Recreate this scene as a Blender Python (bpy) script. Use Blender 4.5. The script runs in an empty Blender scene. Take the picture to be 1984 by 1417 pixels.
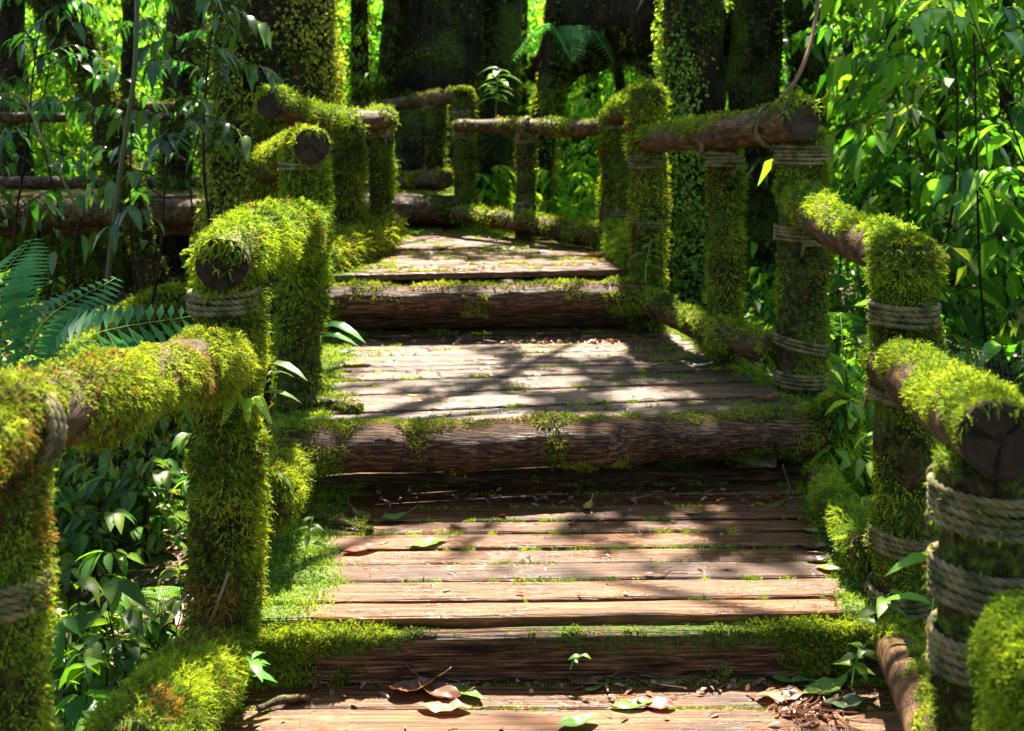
import bpy, math
import numpy as np
from mathutils import Vector

rng = np.random.default_rng(11)
S = bpy.context.scene
col = S.collection

# ---------------------------------------------------------------- camera, sky, sun, exposure
CZ, F, CX, CY = 1.9, 2000.0, 992.0, 250.0
cam_d = bpy.data.cameras.new("camera")
cam = bpy.data.objects.new("camera", cam_d); col.objects.link(cam)
cam.location = (0, 0, CZ); cam.rotation_euler = (math.radians(90), 0, 0)
cam_d.sensor_width = 36; cam_d.lens = 36 * F / 1984
cam_d.shift_y = -(708.5 - CY) / 1984
cam_d.clip_end = 1000; cam_d.clip_start = 0.05
cam_d.dof.use_dof = True; cam_d.dof.focus_distance = 2.9; cam_d.dof.aperture_fstop = 4.6
S.camera = cam

SUN_EL, SUN_AZ = math.radians(61), math.radians(5)      # behind the scene
SD = np.array([math.sin(SUN_AZ) * math.cos(SUN_EL), math.cos(SUN_AZ) * math.cos(SUN_EL), math.sin(SUN_EL)])
w = bpy.data.worlds.new("World"); S.world = w; w.use_nodes = True
sky = w.node_tree.nodes.new("ShaderNodeTexSky"); sky.sky_type = 'NISHITA'; sky.sun_disc = False
sky.sun_elevation = SUN_EL; sky.sun_rotation = SUN_AZ
w.node_tree.links.new(sky.outputs[0], w.node_tree.nodes["Background"].inputs[0])
w.node_tree.nodes["Background"].inputs[1].default_value = 0.08
sl = bpy.data.lights.new("sun", 'SUN'); so = bpy.data.objects.new("sun", sl); col.objects.link(so)
sl.energy = 5.0; sl.angle = math.radians(0.5); sl.color = (1.0, 0.93, 0.80)
so.location = (4, 8, 14)
so.rotation_euler = Vector(tuple(-SD)).to_track_quat('-Z', 'Y').to_euler()
S.view_settings.view_transform = 'Standard'; S.view_settings.look = 'None'
S.view_settings.exposure = 2.45; S.view_settings.gamma = 1.0; S.view_settings.use_curve_mapping = False
cy = S.cycles
cy.max_bounces = 6; cy.diffuse_bounces = 3; cy.glossy_bounces = 2; cy.transmission_bounces = 4
cy.transparent_max_bounces = 4; cy.sample_clamp_indirect = 4.0
cy.use_denoising = True
try: cy.denoiser = 'OPENIMAGEDENOISE'
except Exception: pass

# ---------------------------------------------------------------- helpers
def P(px, py, d):
    return np.array([(px - CX) * d / F, d, CZ + (CY - py) * d / F])
def on(px, py, z):                                     # the point of the level z seen at a pixel
    return P(px, py, F * (CZ - z) / (py - CY))
def _h(ix, iy, iz, s):
    n = (ix * 374761393 + iy * 668265263 + iz * 1274126177 + s * 974711) & 0xffffffff
    n = ((n ^ (n >> 13)) * 1274126177) & 0xffffffff
    return ((n ^ (n >> 16)) & 0xffff) / 65535.0
def vn(p, s=0):
    p = np.asarray(p, float); i = np.floor(p).astype(np.int64); f = p - i; f = f * f * (3 - 2 * f)
    r = 0
    for a in (0, 1):
        for b in (0, 1):
            for c in (0, 1):
                wgt = (f[:, 0] if a else 1 - f[:, 0]) * (f[:, 1] if b else 1 - f[:, 1]) * (f[:, 2] if c else 1 - f[:, 2])
                r = r + wgt * _h(i[:, 0] + a, i[:, 1] + b, i[:, 2] + c, s)
    return r
def fbm(p, s=0, o=3):
    p = np.asarray(p, float); r = 0; a = .5; t = 0
    for k in range(o):
        r = r + a * vn(p * 2 ** k, s + k); t += a; a *= .5
    return r / t
def nrm(v): return v / np.maximum(np.linalg.norm(v, axis=-1, keepdims=True), 1e-9)

class Geo:
    def __init__(g): g.V = []; g.Q = []; g.T = []; g.C = []; g.n = 0
    def add(g, V, Q=None, T=None, C=None):
        V = np.asarray(V, float).reshape(-1, 3)
        if Q is not None and len(Q): g.Q.append(np.asarray(Q).reshape(-1, 4) + g.n)
        if T is not None and len(T): g.T.append(np.asarray(T).reshape(-1, 3) + g.n)
        if C is None: C = np.ones((len(V), 3)) * .5
        C = np.asarray(C, float)
        if C.ndim == 1: C = np.tile(C, (len(V), 1))
        g.V.append(V); g.C.append(C); g.n += len(V)
        return g
    def arr(g):
        V = np.concatenate(g.V) if g.V else np.zeros((0, 3)); C = np.concatenate(g.C) if g.C else np.zeros((0, 3))
        Q = np.concatenate(g.Q) if g.Q else np.zeros((0, 4), int); T = np.concatenate(g.T) if g.T else np.zeros((0, 3), int)
        return V, Q, T, C
ORG = {}
def build(name, g, mat, parent=None, smooth=True, org=None):
    V, Q, T, C = g.arr()
    o_ = np.array(ORG[parent.name] if parent is not None else (org if org is not None else (0, 0, 0)), float)
    me = bpy.data.meshes.new(name)
    me.vertices.add(len(V)); me.vertices.foreach_set("co", (V - o_).astype(np.float32).ravel())
    nl = len(Q) * 4 + len(T) * 3
    me.loops.add(nl); me.loops.foreach_set("vertex_index", np.concatenate([Q.ravel(), T.ravel()]).astype(np.int32))
    me.polygons.add(len(Q) + len(T))
    st = np.concatenate([np.arange(len(Q)) * 4, len(Q) * 4 + np.arange(len(T)) * 3]).astype(np.int32)
    me.polygons.foreach_set("loop_start", st)
    me.polygons.foreach_set("use_smooth", np.full(len(Q) + len(T), smooth))
    a = me.color_attributes.new("tint", 'FLOAT_COLOR', 'POINT')
    c4 = np.ones((len(V), 4), np.float32); c4[:, :3] = C; a.data.foreach_set("color", c4.ravel())
    me.materials.append(mat); me.update()
    o = bpy.data.objects.new(name, me); col.objects.link(o)
    if parent is not None: o.parent = parent; ORG[o.name] = o_
    else: o.location = tuple(o_); ORG[o.name] = o_
    return o
def tag(o, label=None, cat=None, group=None, kind=None):
    for k, v in (('label', label), ('category', cat), ('group', group), ('kind', kind)):
        if v: o[k] = v
    return o
def thing(name, loc, label, cat, group=None):
    o = bpy.data.objects.new(name, None); col.objects.link(o); o.location = tuple(loc); o.empty_display_size = .1
    ORG[o.name] = np.array(loc, float)
    return tag(o, label, cat, group)
def copy_tree(o, loc, rz, sc, label=None, group=None):
    r = o.copy(); col.objects.link(r); r.location = tuple(loc); r.rotation_euler = (0, 0, rz); r.scale = (sc, sc, sc)
    if label: r['label'] = label
    if group: r['group'] = group
    for ch in list(o.children):
        c = ch.copy(); col.objects.link(c); c.parent = r
    return r

# ---------------------------------------------------------------- materials
def mat(name):
    m = bpy.data.materials.new(name); m.use_nodes = True; n = m.node_tree.nodes; l = m.node_tree.links
    return m, n, l, n["Principled BSDF"], n["Material Output"]
def nd(n, t, **k):
    x = n.new(t)
    for a, b in k.items():
        if a in x.inputs: x.inputs[a].default_value = b
        else: setattr(x, a, b)
    return x
def ramp(n, l, src, stops):
    r = n.new("ShaderNodeValToRGB"); e = r.color_ramp.elements
    while len(e) < len(stops): e.new(.5)
    for i, (p, c) in enumerate(stops):
        e[i].position = p; e[i].color = (*c, 1) if len(c) == 3 else c
    l.new(src, r.inputs[0]); return r
def leafy(name, rough, trans, boost=(1.7, 1.6, .8), spec=.5, vary=.12, coat=0):
    m, n, l, b, out = mat(name)
    at = nd(n, "ShaderNodeAttribute", attribute_name="tint")
    oi = nd(n, "ShaderNodeObjectInfo")
    hs = nd(n, "ShaderNodeHueSaturation")
    mr = nd(n, "ShaderNodeMapRange"); l.new(oi.outputs["Random"], mr.inputs[0]); mr.inputs[3].default_value = .5 - vary * .25; mr.inputs[4].default_value = .5 + vary * .15
    mv = nd(n, "ShaderNodeMapRange"); l.new(oi.outputs["Random"], mv.inputs[0]); mv.inputs[3].default_value = 1 - vary * 1.5; mv.inputs[4].default_value = 1 + vary * 1.5
    l.new(mr.outputs[0], hs.inputs["Hue"]); l.new(mv.outputs[0], hs.inputs["Value"]); l.new(at.outputs["Color"], hs.inputs["Color"])
    l.new(hs.outputs[0], b.inputs["Base Color"]); b.inputs["Roughness"].default_value = rough
    b.inputs["Specular IOR Level"].default_value = spec
    tr = n.new("ShaderNodeBsdfTranslucent")
    mu = nd(n, "ShaderNodeMix", data_type='RGBA', blend_type='MULTIPLY'); mu.inputs[0].default_value = 1
    l.new(hs.outputs[0], mu.inputs[6]); mu.inputs[7].default_value = (*boost, 1)
    l.new(mu.outputs[2], tr.inputs[0])
    mx = n.new("ShaderNodeMixShader"); mx.inputs[0].default_value = trans
    l.new(b.outputs[0], mx.inputs[1]); l.new(tr.outputs[0], mx.inputs[2]); l.new(mx.outputs[0], out.inputs[0])
    return m
M = {}
M['moss'] = leafy("moss_fronds", .75, .42, (1.5, 1.45, .7), .25, .06)
M['leaf'] = leafy("soft_leaf", .42, .5, (1.9, 2.0, .7), .4, .14)
M['gloss'] = leafy("glossy_leaf", .24, .35, (1.5, 1.9, .7), .6, .14)
M['far'] = leafy("far_leaf", .5, .55, (1.8, 2.05, .6), .3, .14)
M['crown'] = leafy("crown_leaf", .5, .25, (1.3, 1.5, .6), .3, .1)
M['dead'] = leafy("fallen_leaf", .4, .2, (1.4, 1.1, .8), .5, .0)

def woodm(name, c0, c1, c2, rough0, rough1, scale, stretch, bump, moss=0.0, spec=.5):
    m, n, l, b, out = mat(name)
    tc = n.new("ShaderNodeTexCoord"); at = nd(n, "ShaderNodeAttribute", attribute_name="tint")
    add = nd(n, "ShaderNodeVectorMath", operation='MULTIPLY_ADD'); spo = n.new("ShaderNodeSeparateColor"); l.new(at.outputs["Color"], spo.inputs[0]); l.new(spo.outputs[2], add.inputs[0]); add.inputs[1].default_value = (17, 7, 7)
    l.new(tc.outputs["Object"], add.inputs[2])
    mp = n.new("ShaderNodeMapping"); mp.inputs["Scale"].default_value = stretch; l.new(add.outputs[0], mp.inputs[0])
    n1 = nd(n, "ShaderNodeTexNoise", Scale=scale, Detail=8.0, Roughness=.65, Distortion=.4); l.new(mp.outputs[0], n1.inputs[0])
    r = ramp(n, l, n1.outputs[0], [(.36, c0), (.49, c1), (.66, c2)])
    n2 = nd(n, "ShaderNodeTexNoise", Scale=3.0, Detail=4.0, Roughness=.6); l.new(tc.outputs["Object"], n2.inputs[0])
    mx = nd(n, "ShaderNodeMix", data_type='RGBA', blend_type='MULTIPLY'); mx.inputs[0].default_value = .75
    r2 = ramp(n, l, n2.outputs[0], [(.3, (.45, .42, .4)), (.65, (1.15, 1.1, 1.05))])
    l.new(r.outputs[0], mx.inputs[6]); l.new(r2.outputs[0], mx.inputs[7])
    spb = n.new("ShaderNodeSeparateColor"); l.new(at.outputs["Color"], spb.inputs[0])
    bm_ = nd(n, "ShaderNodeMapRange"); l.new(spb.outputs[2], bm_.inputs[0]); bm_.inputs[1].default_value = .2; bm_.inputs[2].default_value = .7; bm_.inputs[3].default_value = .62; bm_.inputs[4].default_value = 1.3
    mb = nd(n, "ShaderNodeVectorMath", operation='SCALE'); l.new(mx.outputs[2], mb.inputs[0]); l.new(bm_.outputs[0], mb.inputs["Scale"])
    last = mb.outputs[0]
    # green film where the vertex tint's alpha says so: tint.g - tint.r carries it
    sp = n.new("ShaderNodeSeparateColor"); l.new(at.outputs["Color"], sp.inputs[0])
    sub = nd(n, "ShaderNodeMath", operation='SUBTRACT'); l.new(sp.outputs[1], sub.inputs[0]); l.new(sp.outputs[0], sub.inputs[1])
    n3 = nd(n, "ShaderNodeTexNoise", Scale=38.0, Detail=5.0, Roughness=.7); l.new(tc.outputs["Object"], n3.inputs[0])
    ad = nd(n, "ShaderNodeMath", operation='ADD'); l.new(sub.outputs[0], ad.inputs[0]); l.new(n3.outputs[0], ad.inputs[1])
    ms = nd(n, "ShaderNodeMapRange"); l.new(ad.outputs[0], ms.inputs[0]); ms.inputs[1].default_value = .78 - moss; ms.inputs[2].default_value = .98 - moss
    mg = nd(n, "ShaderNodeMix", data_type='RGBA'); l.new(ms.outputs[0], mg.inputs[0]); l.new(last, mg.inputs[6])
    n4 = nd(n, "ShaderNodeTexNoise", Scale=90.0, Detail=3.0); l.new(tc.outputs["Object"], n4.inputs[0])
    r4 = ramp(n, l, n4.outputs[0], [(.35, (.025, .045, .006)), (.65, (.10, .15, .012))]); l.new(r4.outputs[0], mg.inputs[7])
    l.new(mg.outputs[2], b.inputs["Base Color"])
    n5 = nd(n, "ShaderNodeTexNoise", Scale=2.3, Detail=6.0, Roughness=.7, Distortion=.5)
    mp5 = n.new("ShaderNodeMapping"); mp5.inputs["Scale"].default_value = (1, 2.4, 1); l.new(tc.outputs["Object"], mp5.inputs[0]); l.new(mp5.outputs[0], n5.inputs[0])
    rr = nd(n, "ShaderNodeMapRange"); l.new(n5.outputs[0], rr.inputs[0]); rr.inputs[1].default_value = .38; rr.inputs[2].default_value = .62
    rr.inputs[3].default_value = rough0; rr.inputs[4].default_value = rough1
    rm = nd(n, "ShaderNodeMath", operation='MAXIMUM'); l.new(rr.outputs[0], rm.inputs[0]); 
    m8 = nd(n, "ShaderNodeMath", operation='MULTIPLY'); l.new(ms.outputs[0], m8.inputs[0]); m8.inputs[1].default_value = .85; l.new(m8.outputs[0], rm.inputs[1])
    l.new(rm.outputs[0], b.inputs["Roughness"]); b.inputs["Specular IOR Level"].default_value = spec
    bp = nd(n, "ShaderNodeBump", Strength=bump, Distance=(.018 if bump > .8 else .008)); l.new(n1.outputs[0], bp.inputs["Height"]); l.new(bp.outputs[0], b.inputs["Normal"])
    return m
M['board'] = woodm("wet_board", (.014, .004, .001), (.105, .038, .009), (.27, .12, .032), .10, .62, 12, (.3, 14, 6), .6, spec=.36)
M['board2'] = woodm("weathered_board", (.022, .010, .005), (.10, .056, .030), (.25, .145, .08), .10, .58, 12, (.3, 14, 6), .6, spec=.42)
M['beam'] = woodm("beam_wood", (.010, .004, .002), (.085, .036, .015), (.34, .19, .095), .35, .65, 12, (.5, 11, 11), 1.0, spec=.22)
M['bark'] = woodm("post_bark", (.006, .003, .001), (.022, .012, .005), (.07, .038, .016), .4, .7, 30, (1, 1, .35), 1.0, .12, spec=.12)
M['rail'] = woodm("rail_wood", (.015, .007, .003), (.075, .036, .014), (.20, .11, .05), .35, .6, 26, (1.2, .35, 1.2), .9, .02, spec=.25)
M['trunk'] = woodm("trunk_bark", (.004, .002, .001), (.016, .010, .004), (.05, .028, .012), .6, .85, 14, (1, 1, .3), 1.0, .06, spec=.12)
M['end'] = woodm("sawn_end", (.008, .004, .002), (.095, .058, .034), (.24, .16, .10), .45, .7, 60, (1, 1, 1), 1.0, spec=.22)
def ropem():
    m, n, l, b, out = mat("old_rope")
    tc = n.new("ShaderNodeTexCoord"); n1 = nd(n, "ShaderNodeTexNoise", Scale=25.0, Detail=6.0); l.new(tc.outputs["Object"], n1.inputs[0])
    r = ramp(n, l, n1.outputs[0], [(.35, (.05, .055, .012)), (.5, (.17, .13, .05)), (.7, (.34, .26, .11))])
    at = nd(n, "ShaderNodeAttribute", attribute_name="tint"); mu = nd(n, "ShaderNodeMix", data_type='RGBA', blend_type='MULTIPLY'); mu.inputs[0].default_value = 1
    l.new(r.outputs[0], mu.inputs[6]); l.new(at.outputs["Color"], mu.inputs[7]); l.new(mu.outputs[2], b.inputs["Base Color"]); b.inputs["Roughness"].default_value = .85
    n2 = nd(n, "ShaderNodeTexNoise", Scale=260.0, Detail=2.0); l.new(tc.outputs["Object"], n2.inputs[0])
    bp = nd(n, "ShaderNodeBump", Strength=.6, Distance=.003); l.new(n2.outputs[0], bp.inputs["Height"]); l.new(bp.outputs[0], b.inputs["Normal"])
    return m
M['rope'] = ropem()
def groundm():
    m, n, l, b, out = mat("forest_soil")
    tc = n.new("ShaderNodeTexCoord")
    v = nd(n, "ShaderNodeTexVoronoi", Scale=16.0); l.new(tc.outputs["Object"], v.inputs[0])
    sp = n.new("ShaderNodeSeparateColor"); l.new(v.outputs["Color"], sp.inputs[0])
    r = ramp(n, l, sp.outputs[0], [(.0, (.02, .012, .007)), (.5, (.06, .03, .016)), (1, (.16, .09, .05))])
    n2 = nd(n, "ShaderNodeTexNoise", Scale=.9, Detail=8.0, Roughness=.65); l.new(tc.outputs["Object"], n2.inputs[0])
    g = ramp(n, l, n2.outputs[0], [(.45, (0, 0, 0)), (.56, (1, 1, 1))])
    n3 = nd(n, "ShaderNodeTexNoise", Scale=22.0, Detail=6.0); l.new(tc.outputs["Object"], n3.inputs[0])
    gc = ramp(n, l, n3.outputs[0], [(.35, (.02, .035, .006)), (.65, (.08, .13, .015))])
    mx = nd(n, "ShaderNodeMix", data_type='RGBA'); l.new(g.outputs[0], mx.inputs[0]); l.new(r.outputs[0], mx.inputs[6]); l.new(gc.outputs[0], mx.inputs[7])
    l.new(mx.outputs[2], b.inputs["Base Color"]); b.inputs["Roughness"].default_value = .8
    bp = nd(n, "ShaderNodeBump", Strength=.8, Distance=.03); l.new(n3.outputs[0], bp.inputs["Height"]); l.new(bp.outputs[0], b.inputs["Normal"])
    return m
M['ground'] = groundm()

# ---------------------------------------------------------------- ground
def gz(x, y):
    x = np.asarray(x, float); y = np.asarray(y, float)
    b = np.interp(y, [-50, 0, 3, 4.5, 6.5, 8, 10, 14, 20, 40, 90, 300], [-.4, 0, .1, .36, .60, .72, .8, 1.0, 2.4, 12, 34, 60])
    b = b - .30 * np.clip((x - 1.3) / 1.2, 0, 1) * np.clip((12 - y) / 6, 0, 1)
    q = np.stack([x * .7, y * .7, x * 0], -1).reshape(-1, 3)
    off = (fbm(q, 3).reshape(x.shape) - .5) * .35 * np.clip(np.abs(x) - 1.0, 0, 1)
    return b + off
def axis(a, lim, n): t = np.linspace(-1, 1, n); return np.sign(t) * (a * np.abs(t) + (lim - a) * np.abs(t) ** 6)
gx = axis(14, 320, 181); gy = np.concatenate([np.linspace(-60, -2, 12)[:-1], np.linspace(-2, 22, 150)[:-1], np.linspace(22, 300, 60)])
XX, YY = np.meshgrid(gx, gy, indexing='ij'); ZZ = gz(XX, YY)
g = Geo(); ni, nj = XX.shape; I, J = np.meshgrid(np.arange(ni - 1), np.arange(nj - 1), indexing='ij'); k = (I * nj + J).ravel()
g.add(np.stack([XX, YY, ZZ], -1), np.stack([k, k + nj, k + nj + 1, k + 1], -1))
tag(build("ground", g, M['ground']), "dark forest soil with moss and dead leaves under the boardwalk", None, None, 'structure')

# ---------------------------------------------------------------- generators
def palette(n, cols, w_=None, jit=.25):
    cols = np.array(cols, float); i = rng.choice(len(cols), n, p=w_)
    return cols[i] * (1 + (rng.random((n, 1)) - .5) * 2 * jit)
BRI = [(.30, .38, .02), (.20, .30, .015), (.11, .19, .012), (.05, .09, .01)]; BRW = [.35, .35, .2, .1]
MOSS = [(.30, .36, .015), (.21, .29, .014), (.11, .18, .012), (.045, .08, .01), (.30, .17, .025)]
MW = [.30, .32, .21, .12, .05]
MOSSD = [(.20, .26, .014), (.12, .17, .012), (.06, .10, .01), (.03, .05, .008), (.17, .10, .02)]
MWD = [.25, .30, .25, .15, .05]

def sprigs(g, p, nn, L, W, lay=.6, down=.5, K=4, cols=None, ww=None, patch=True):
    """little moss fronds: a bent main blade with K side leaflets."""
    n = len(p)
    if n == 0: return
    cl = np.array(cols or MOSS, float); wc = np.cumsum(ww or MW); wc = wc / wc[-1]
    k_ = fbm(p * 4.5, 30) * .9 + fbm(p * 13, 31) * 1.0 + fbm(p * 37, 32) * .5 + rng.random(n) * .45; k_ = np.argsort(np.argsort(k_ if patch else rng.random(n))) / n
    c = cl[np.minimum(np.searchsorted(wc, k_), len(cl) - 1)] * (.78 + .44 * rng.random((n, 1)))
    L = L * (.5 + rng.random(n) * .9); r = nrm(rng.normal(size=(n, 3)))
    D = nrm(nn * (1 - lay) + r * .75 * 1 + np.array([0, 0, -1]) * down * .6)
    D = nrm(D + nn * np.maximum(0, .25 - (D * nn).sum(1))[:, None])
    side = nrm(np.cross(D, nrm(rng.normal(size=(n, 3)))))
    Lc = L[:, None]; Wc = (W * (.7 + .6 * rng.random(n)))[:, None]
    g_ = np.array([0, 0, -1.0])
    b0 = p - side * Wc * .3 - nn * .002; b1 = p + side * Wc * .3 - nn * .002
    mid = p + D * Lc * .55 + g_ * Lc * .05 * down; m0 = mid - side * Wc * .5; m1 = mid + side * Wc * .5
    tip = p + D * Lc * .95 + g_ * Lc * .45 * down
    V = np.stack([b0, b1, m1, m0, tip], 1); k = np.arange(n)[:, None] * 5
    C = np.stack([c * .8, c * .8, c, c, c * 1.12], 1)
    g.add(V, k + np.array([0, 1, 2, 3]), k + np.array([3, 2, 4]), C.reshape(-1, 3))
    up = np.cross(side, D)
    for q in range(K):
        t = .25 + .7 * q / max(K - 1, 1); s = 1 if q % 2 else -1
        bp = p + D * Lc * t + g_ * Lc * .45 * down * t * t
        dd = nrm(D * .6 + side * s * .9 + up * (rng.random((n, 1)) - .3) * .7)
        ll = Lc * .42 * (1.15 - .6 * t)
        tp = bp + dd * ll; ws = nrm(np.cross(dd, up + .01)) * Wc * .42
        V = np.stack([bp - ws * .6, bp + ws, tp], 1); k = np.arange(n)[:, None] * 3
        g.add(V, None, k + np.array([0, 1, 2]), np.repeat(c * (.95 + .1 * rng.random((n, 1))), 3, 0))

LT = np.array([.22, .5, .78]); LWd = np.array([.78, 1.0, .62])
def leaves(g, p, D, U, L, W, c, fold=.25, droop=.3, hi=True):
    """folded, arched leaf blades; p base, D direction, U upper side."""
    n = len(p); D = nrm(D); sd = nrm(np.cross(D, U)); U = nrm(np.cross(sd, D))
    L = np.broadcast_to(L, (n,))[:, None]; W = np.broadcast_to(W, (n,))[:, None]
    dr = np.broadcast_to(droop, (n,))[:, None]; fo = np.broadcast_to(fold, (n,))[:, None]
    gr = -U * .5 + np.array([0, 0, -.6])
    ctr = lambda t: p + D * L * t + gr * dr * L * t * t
    if hi:
        vs = [p]; cs = [c * .9]
        for t, wd in zip(LT, LWd):
            m = ctr(t); h = W * .5 * wd
            vs += [m - sd * h + U * h * fo, m, m + sd * h + U * h * fo]; cs += [c, c * 1.25, c]
        vs.append(ctr(1.0)); cs.append(c)
        k = np.arange(n)[:, None] * 11
        q = np.concatenate([k + np.array(a) for a in ([1, 2, 5, 4], [2, 3, 6, 5], [4, 5, 8, 7], [5, 6, 9, 8])])
        t_ = np.concatenate([k + np.array(a) for a in ([0, 2, 1], [0, 3, 2], [7, 8, 10], [8, 9, 10])])
        g.add(np.stack(vs, 1), q, t_, np.stack(cs, 1).reshape(-1, 3))
    else:
        m = ctr(.45); h = W * .5
        k = np.arange(n)[:, None] * 4
        g.add(np.stack([p, m - sd * h + U * h * fo, ctr(1.0), m + sd * h + U * h * fo], 1), None,
              np.concatenate([k + np.array([0, 2, 1]), k + np.array([0, 3, 2])]), np.repeat(c, 4, 0))

def catmull(pts, m):
    pts = np.asarray(pts, float); n = len(pts)
    if n == 2: t = np.linspace(0, 1, m)[:, None]; return pts[0] * (1 - t) + pts[1] * t
    e = np.vstack([2 * pts[0] - pts[1], pts, 2 * pts[-1] - pts[-2]]); u = np.linspace(0, n - 1, m)
    i = np.minimum(u.astype(int), n - 2); f = (u - i)[:, None]
    a, b, c, d = e[i], e[i + 1], e[i + 2], e[i + 3]
    return .5 * (2 * b + (c - a) * f + (2 * a - 5 * b + 4 * c - d) * f * f + (3 * b - a - 3 * c + d) * f ** 3)
def tube(pts, r, nl, ns, amp=.0, nsc=8, seed=0):
    """noisy tube: rings (nl,ns,3), radial normals, and the path."""
    path = catmull(pts, nl); r = np.interp(np.linspace(0, 1, nl), np.linspace(0, 1, len(np.atleast_1d(r))), np.atleast_1d(r)) if np.ndim(r) else np.full(nl, r)
    tg = nrm(np.gradient(path, axis=0)); ref = np.array([1.0, 0, 0]) if abs(tg[0][0]) < .8 else np.array([0, 1.0, 0])
    A = np.zeros_like(tg); a = nrm(np.cross(tg[0], ref)[None])[0]
    for i in range(nl):
        a = a - tg[i] * (a @ tg[i]); a = a / np.linalg.norm(a); A[i] = a
    B = np.cross(tg, A); th = np.arange(ns) / ns * 2 * np.pi
    N = A[:, None] * np.cos(th)[None, :, None] + B[:, None] * np.sin(th)[None, :, None]
    rr = r[:, None] * np.ones(ns)[None]
    G = path[:, None] + N * rr[..., None]
    if amp:
        q = G.reshape(-1, 3); d = (fbm(q * nsc, seed) - .5) * 2 * amp + (fbm(q * nsc * 3.5, seed + 9) - .5) * amp * .7
        G = G + N * (d.reshape(nl, ns)[..., None])
    return G, N, path, tg, r
def grid_quads(nl, ns):
    i, j = np.meshgrid(np.arange(nl - 1), np.arange(ns), indexing='ij'); j2 = (j + 1) % ns
    return np.stack([i * ns + j, i * ns + j2, (i + 1) * ns + j2, (i + 1) * ns + j], -1).reshape(-1, 4)
def add_tube(g, G, C=None, caps=(True, True)):
    nl, ns = G.shape[:2]; V = G.reshape(-1, 3); Q = grid_quads(nl, ns); T = []
    ex = []
    if caps[0]:
        ex.append(G[0].mean(0)); c = nl * ns; T += [(c, (j + 1) % ns, j) for j in range(ns)]
    if caps[1]:
        ex.append(G[-1].mean(0)); c = nl * ns + len(ex) - 1; b = (nl - 1) * ns; T += [(c, b + j, b + (j + 1) % ns) for j in range(ns)]
    if ex: V = np.vstack([V, np.array(ex)])
    if C is not None and np.ndim(C) == 2 and len(C) != len(V): C = np.vstack([C, np.tile(C[-1], (len(V) - len(C), 1))])
    g.add(V, Q, np.array(T) if T else None, C)
def scat(G, N, n):
    nl, ns = G.shape[:2]; u = rng.random(n) * (nl - 1.001); v = rng.random(n) * ns
    i = u.astype(int); f = (u - i)[:, None]; j = v.astype(int) % ns; h = (v - np.floor(v))[:, None]; j2 = (j + 1) % ns
    bl = lambda X: (X[i, j] * (1 - h) + X[i, j2] * h) * (1 - f) + (X[i + 1, j] * (1 - h) + X[i + 1, j2] * h) * f
    return bl(G), nrm(bl(N)), u / (nl - 1)

MULT = 1.0
def mosscoat(parent, G, N, path, r, cover=.6, top=.5, dens=1.0, size=1.0, thick=1.0, seed=0, cols=None, ww=None, hang=0, down=.5, bias=None, nsc=6):
    """moss child of a log or post; cover 0..1 overall, top = extra on the upper side."""
    d = max(1.5, float(path[:, 1].mean())); s = .0108 * size * (d / 2.2) ** .8
    area = 2 * np.pi * float(np.mean(r)) * float(np.linalg.norm(np.diff(path, axis=0), axis=1).sum())
    n = int(MULT * dens * 3.4 * area / (s * s))
    n = min(n, 75000)
    p, nn, u = scat(G, N, n)
    m = fbm(p * nsc, seed + 5) * .75 + fbm(p * nsc * 4, seed + 6) * .25
    sc = (m - .5) * 1.75 + (cover - .5) * 1.1 + top * .5 * nn[:, 2] + (0 if bias is None else bias(p, nn, u))
    keep = sc > rng.normal(0, .03, n); p, nn, sc = p[keep], nn[keep], sc[keep]
    g = Geo(); L = s * (.55 + np.clip(sc, 0, .5) * 1.6 * thick) * (.6 + 1.1 * fbm(p * 14, seed + 7) ** 1.3)
    lift = nn * (np.clip(sc, 0, .4) * (.02 + .05 * fbm(p * 16, seed + 8)) * thick * rng.random(len(p)))[:, None]
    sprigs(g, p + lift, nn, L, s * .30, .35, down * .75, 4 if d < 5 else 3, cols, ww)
    if hang:
        q, qn, _ = scat(G, N, int(hang)); k = qn[:, 2] < -.1; q = q[k]
        hl = Geo(); n2 = len(q); ln = (.03 + .10 * rng.random(n2) ** 2) * size
        for st in range(6):
            t = st / 6; pp = q + np.array([0, 0, -1]) * (ln * t)[:, None] + rng.normal(0, .003, (n2, 3))
            sprigs(g, pp, nrm(rng.normal(size=(n2, 3)) + np.array([0, 0, -.8])), s * .8, s * .2, .3, .8, 2, cols, ww)
    o = build('moss', g, M['moss'], parent, smooth=False); o['kind'] = 'stuff'
    return o

def cutend(parent, G, tg, at0, matl='end'):
    ring = G[0] if at0 else G[-1]; t = -tg[0] if at0 else tg[-1]; c = ring.mean(0); g = Geo(); ns = len(ring); R = 16; crk = (rng.random(ns) < .12)
    V = []; C = []
    for k in range(R):
        f = k / R; V.append(c + (ring - c) * (1 - f) * (.985 if k else 1.0) + t * (.003 + (.004 if k else 0) + .0008 * (k % 2) + .0022 * rng.random((ns, 1)) - .007 * (crk * (f < .8) * (k > 0))[:, None]))
        C.append(np.tile(((.25 + .4 * rng.random() ** 1.0),) * 3, (ns, 1)) * np.where(crk, .5, 1)[:, None])
    V.append(c[None] + t * .006); C.append(np.array([[.4] * 3]))
    V = np.vstack(V); T = [((R) * ns, (R - 1) * ns + j, (R - 1) * ns + (j + 1) % ns) for j in range(ns)]
    Q = grid_quads(R, ns); g.add(V, Q, T, np.vstack(C))
    return build('sawn_end', g, M[matl], parent)

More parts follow.
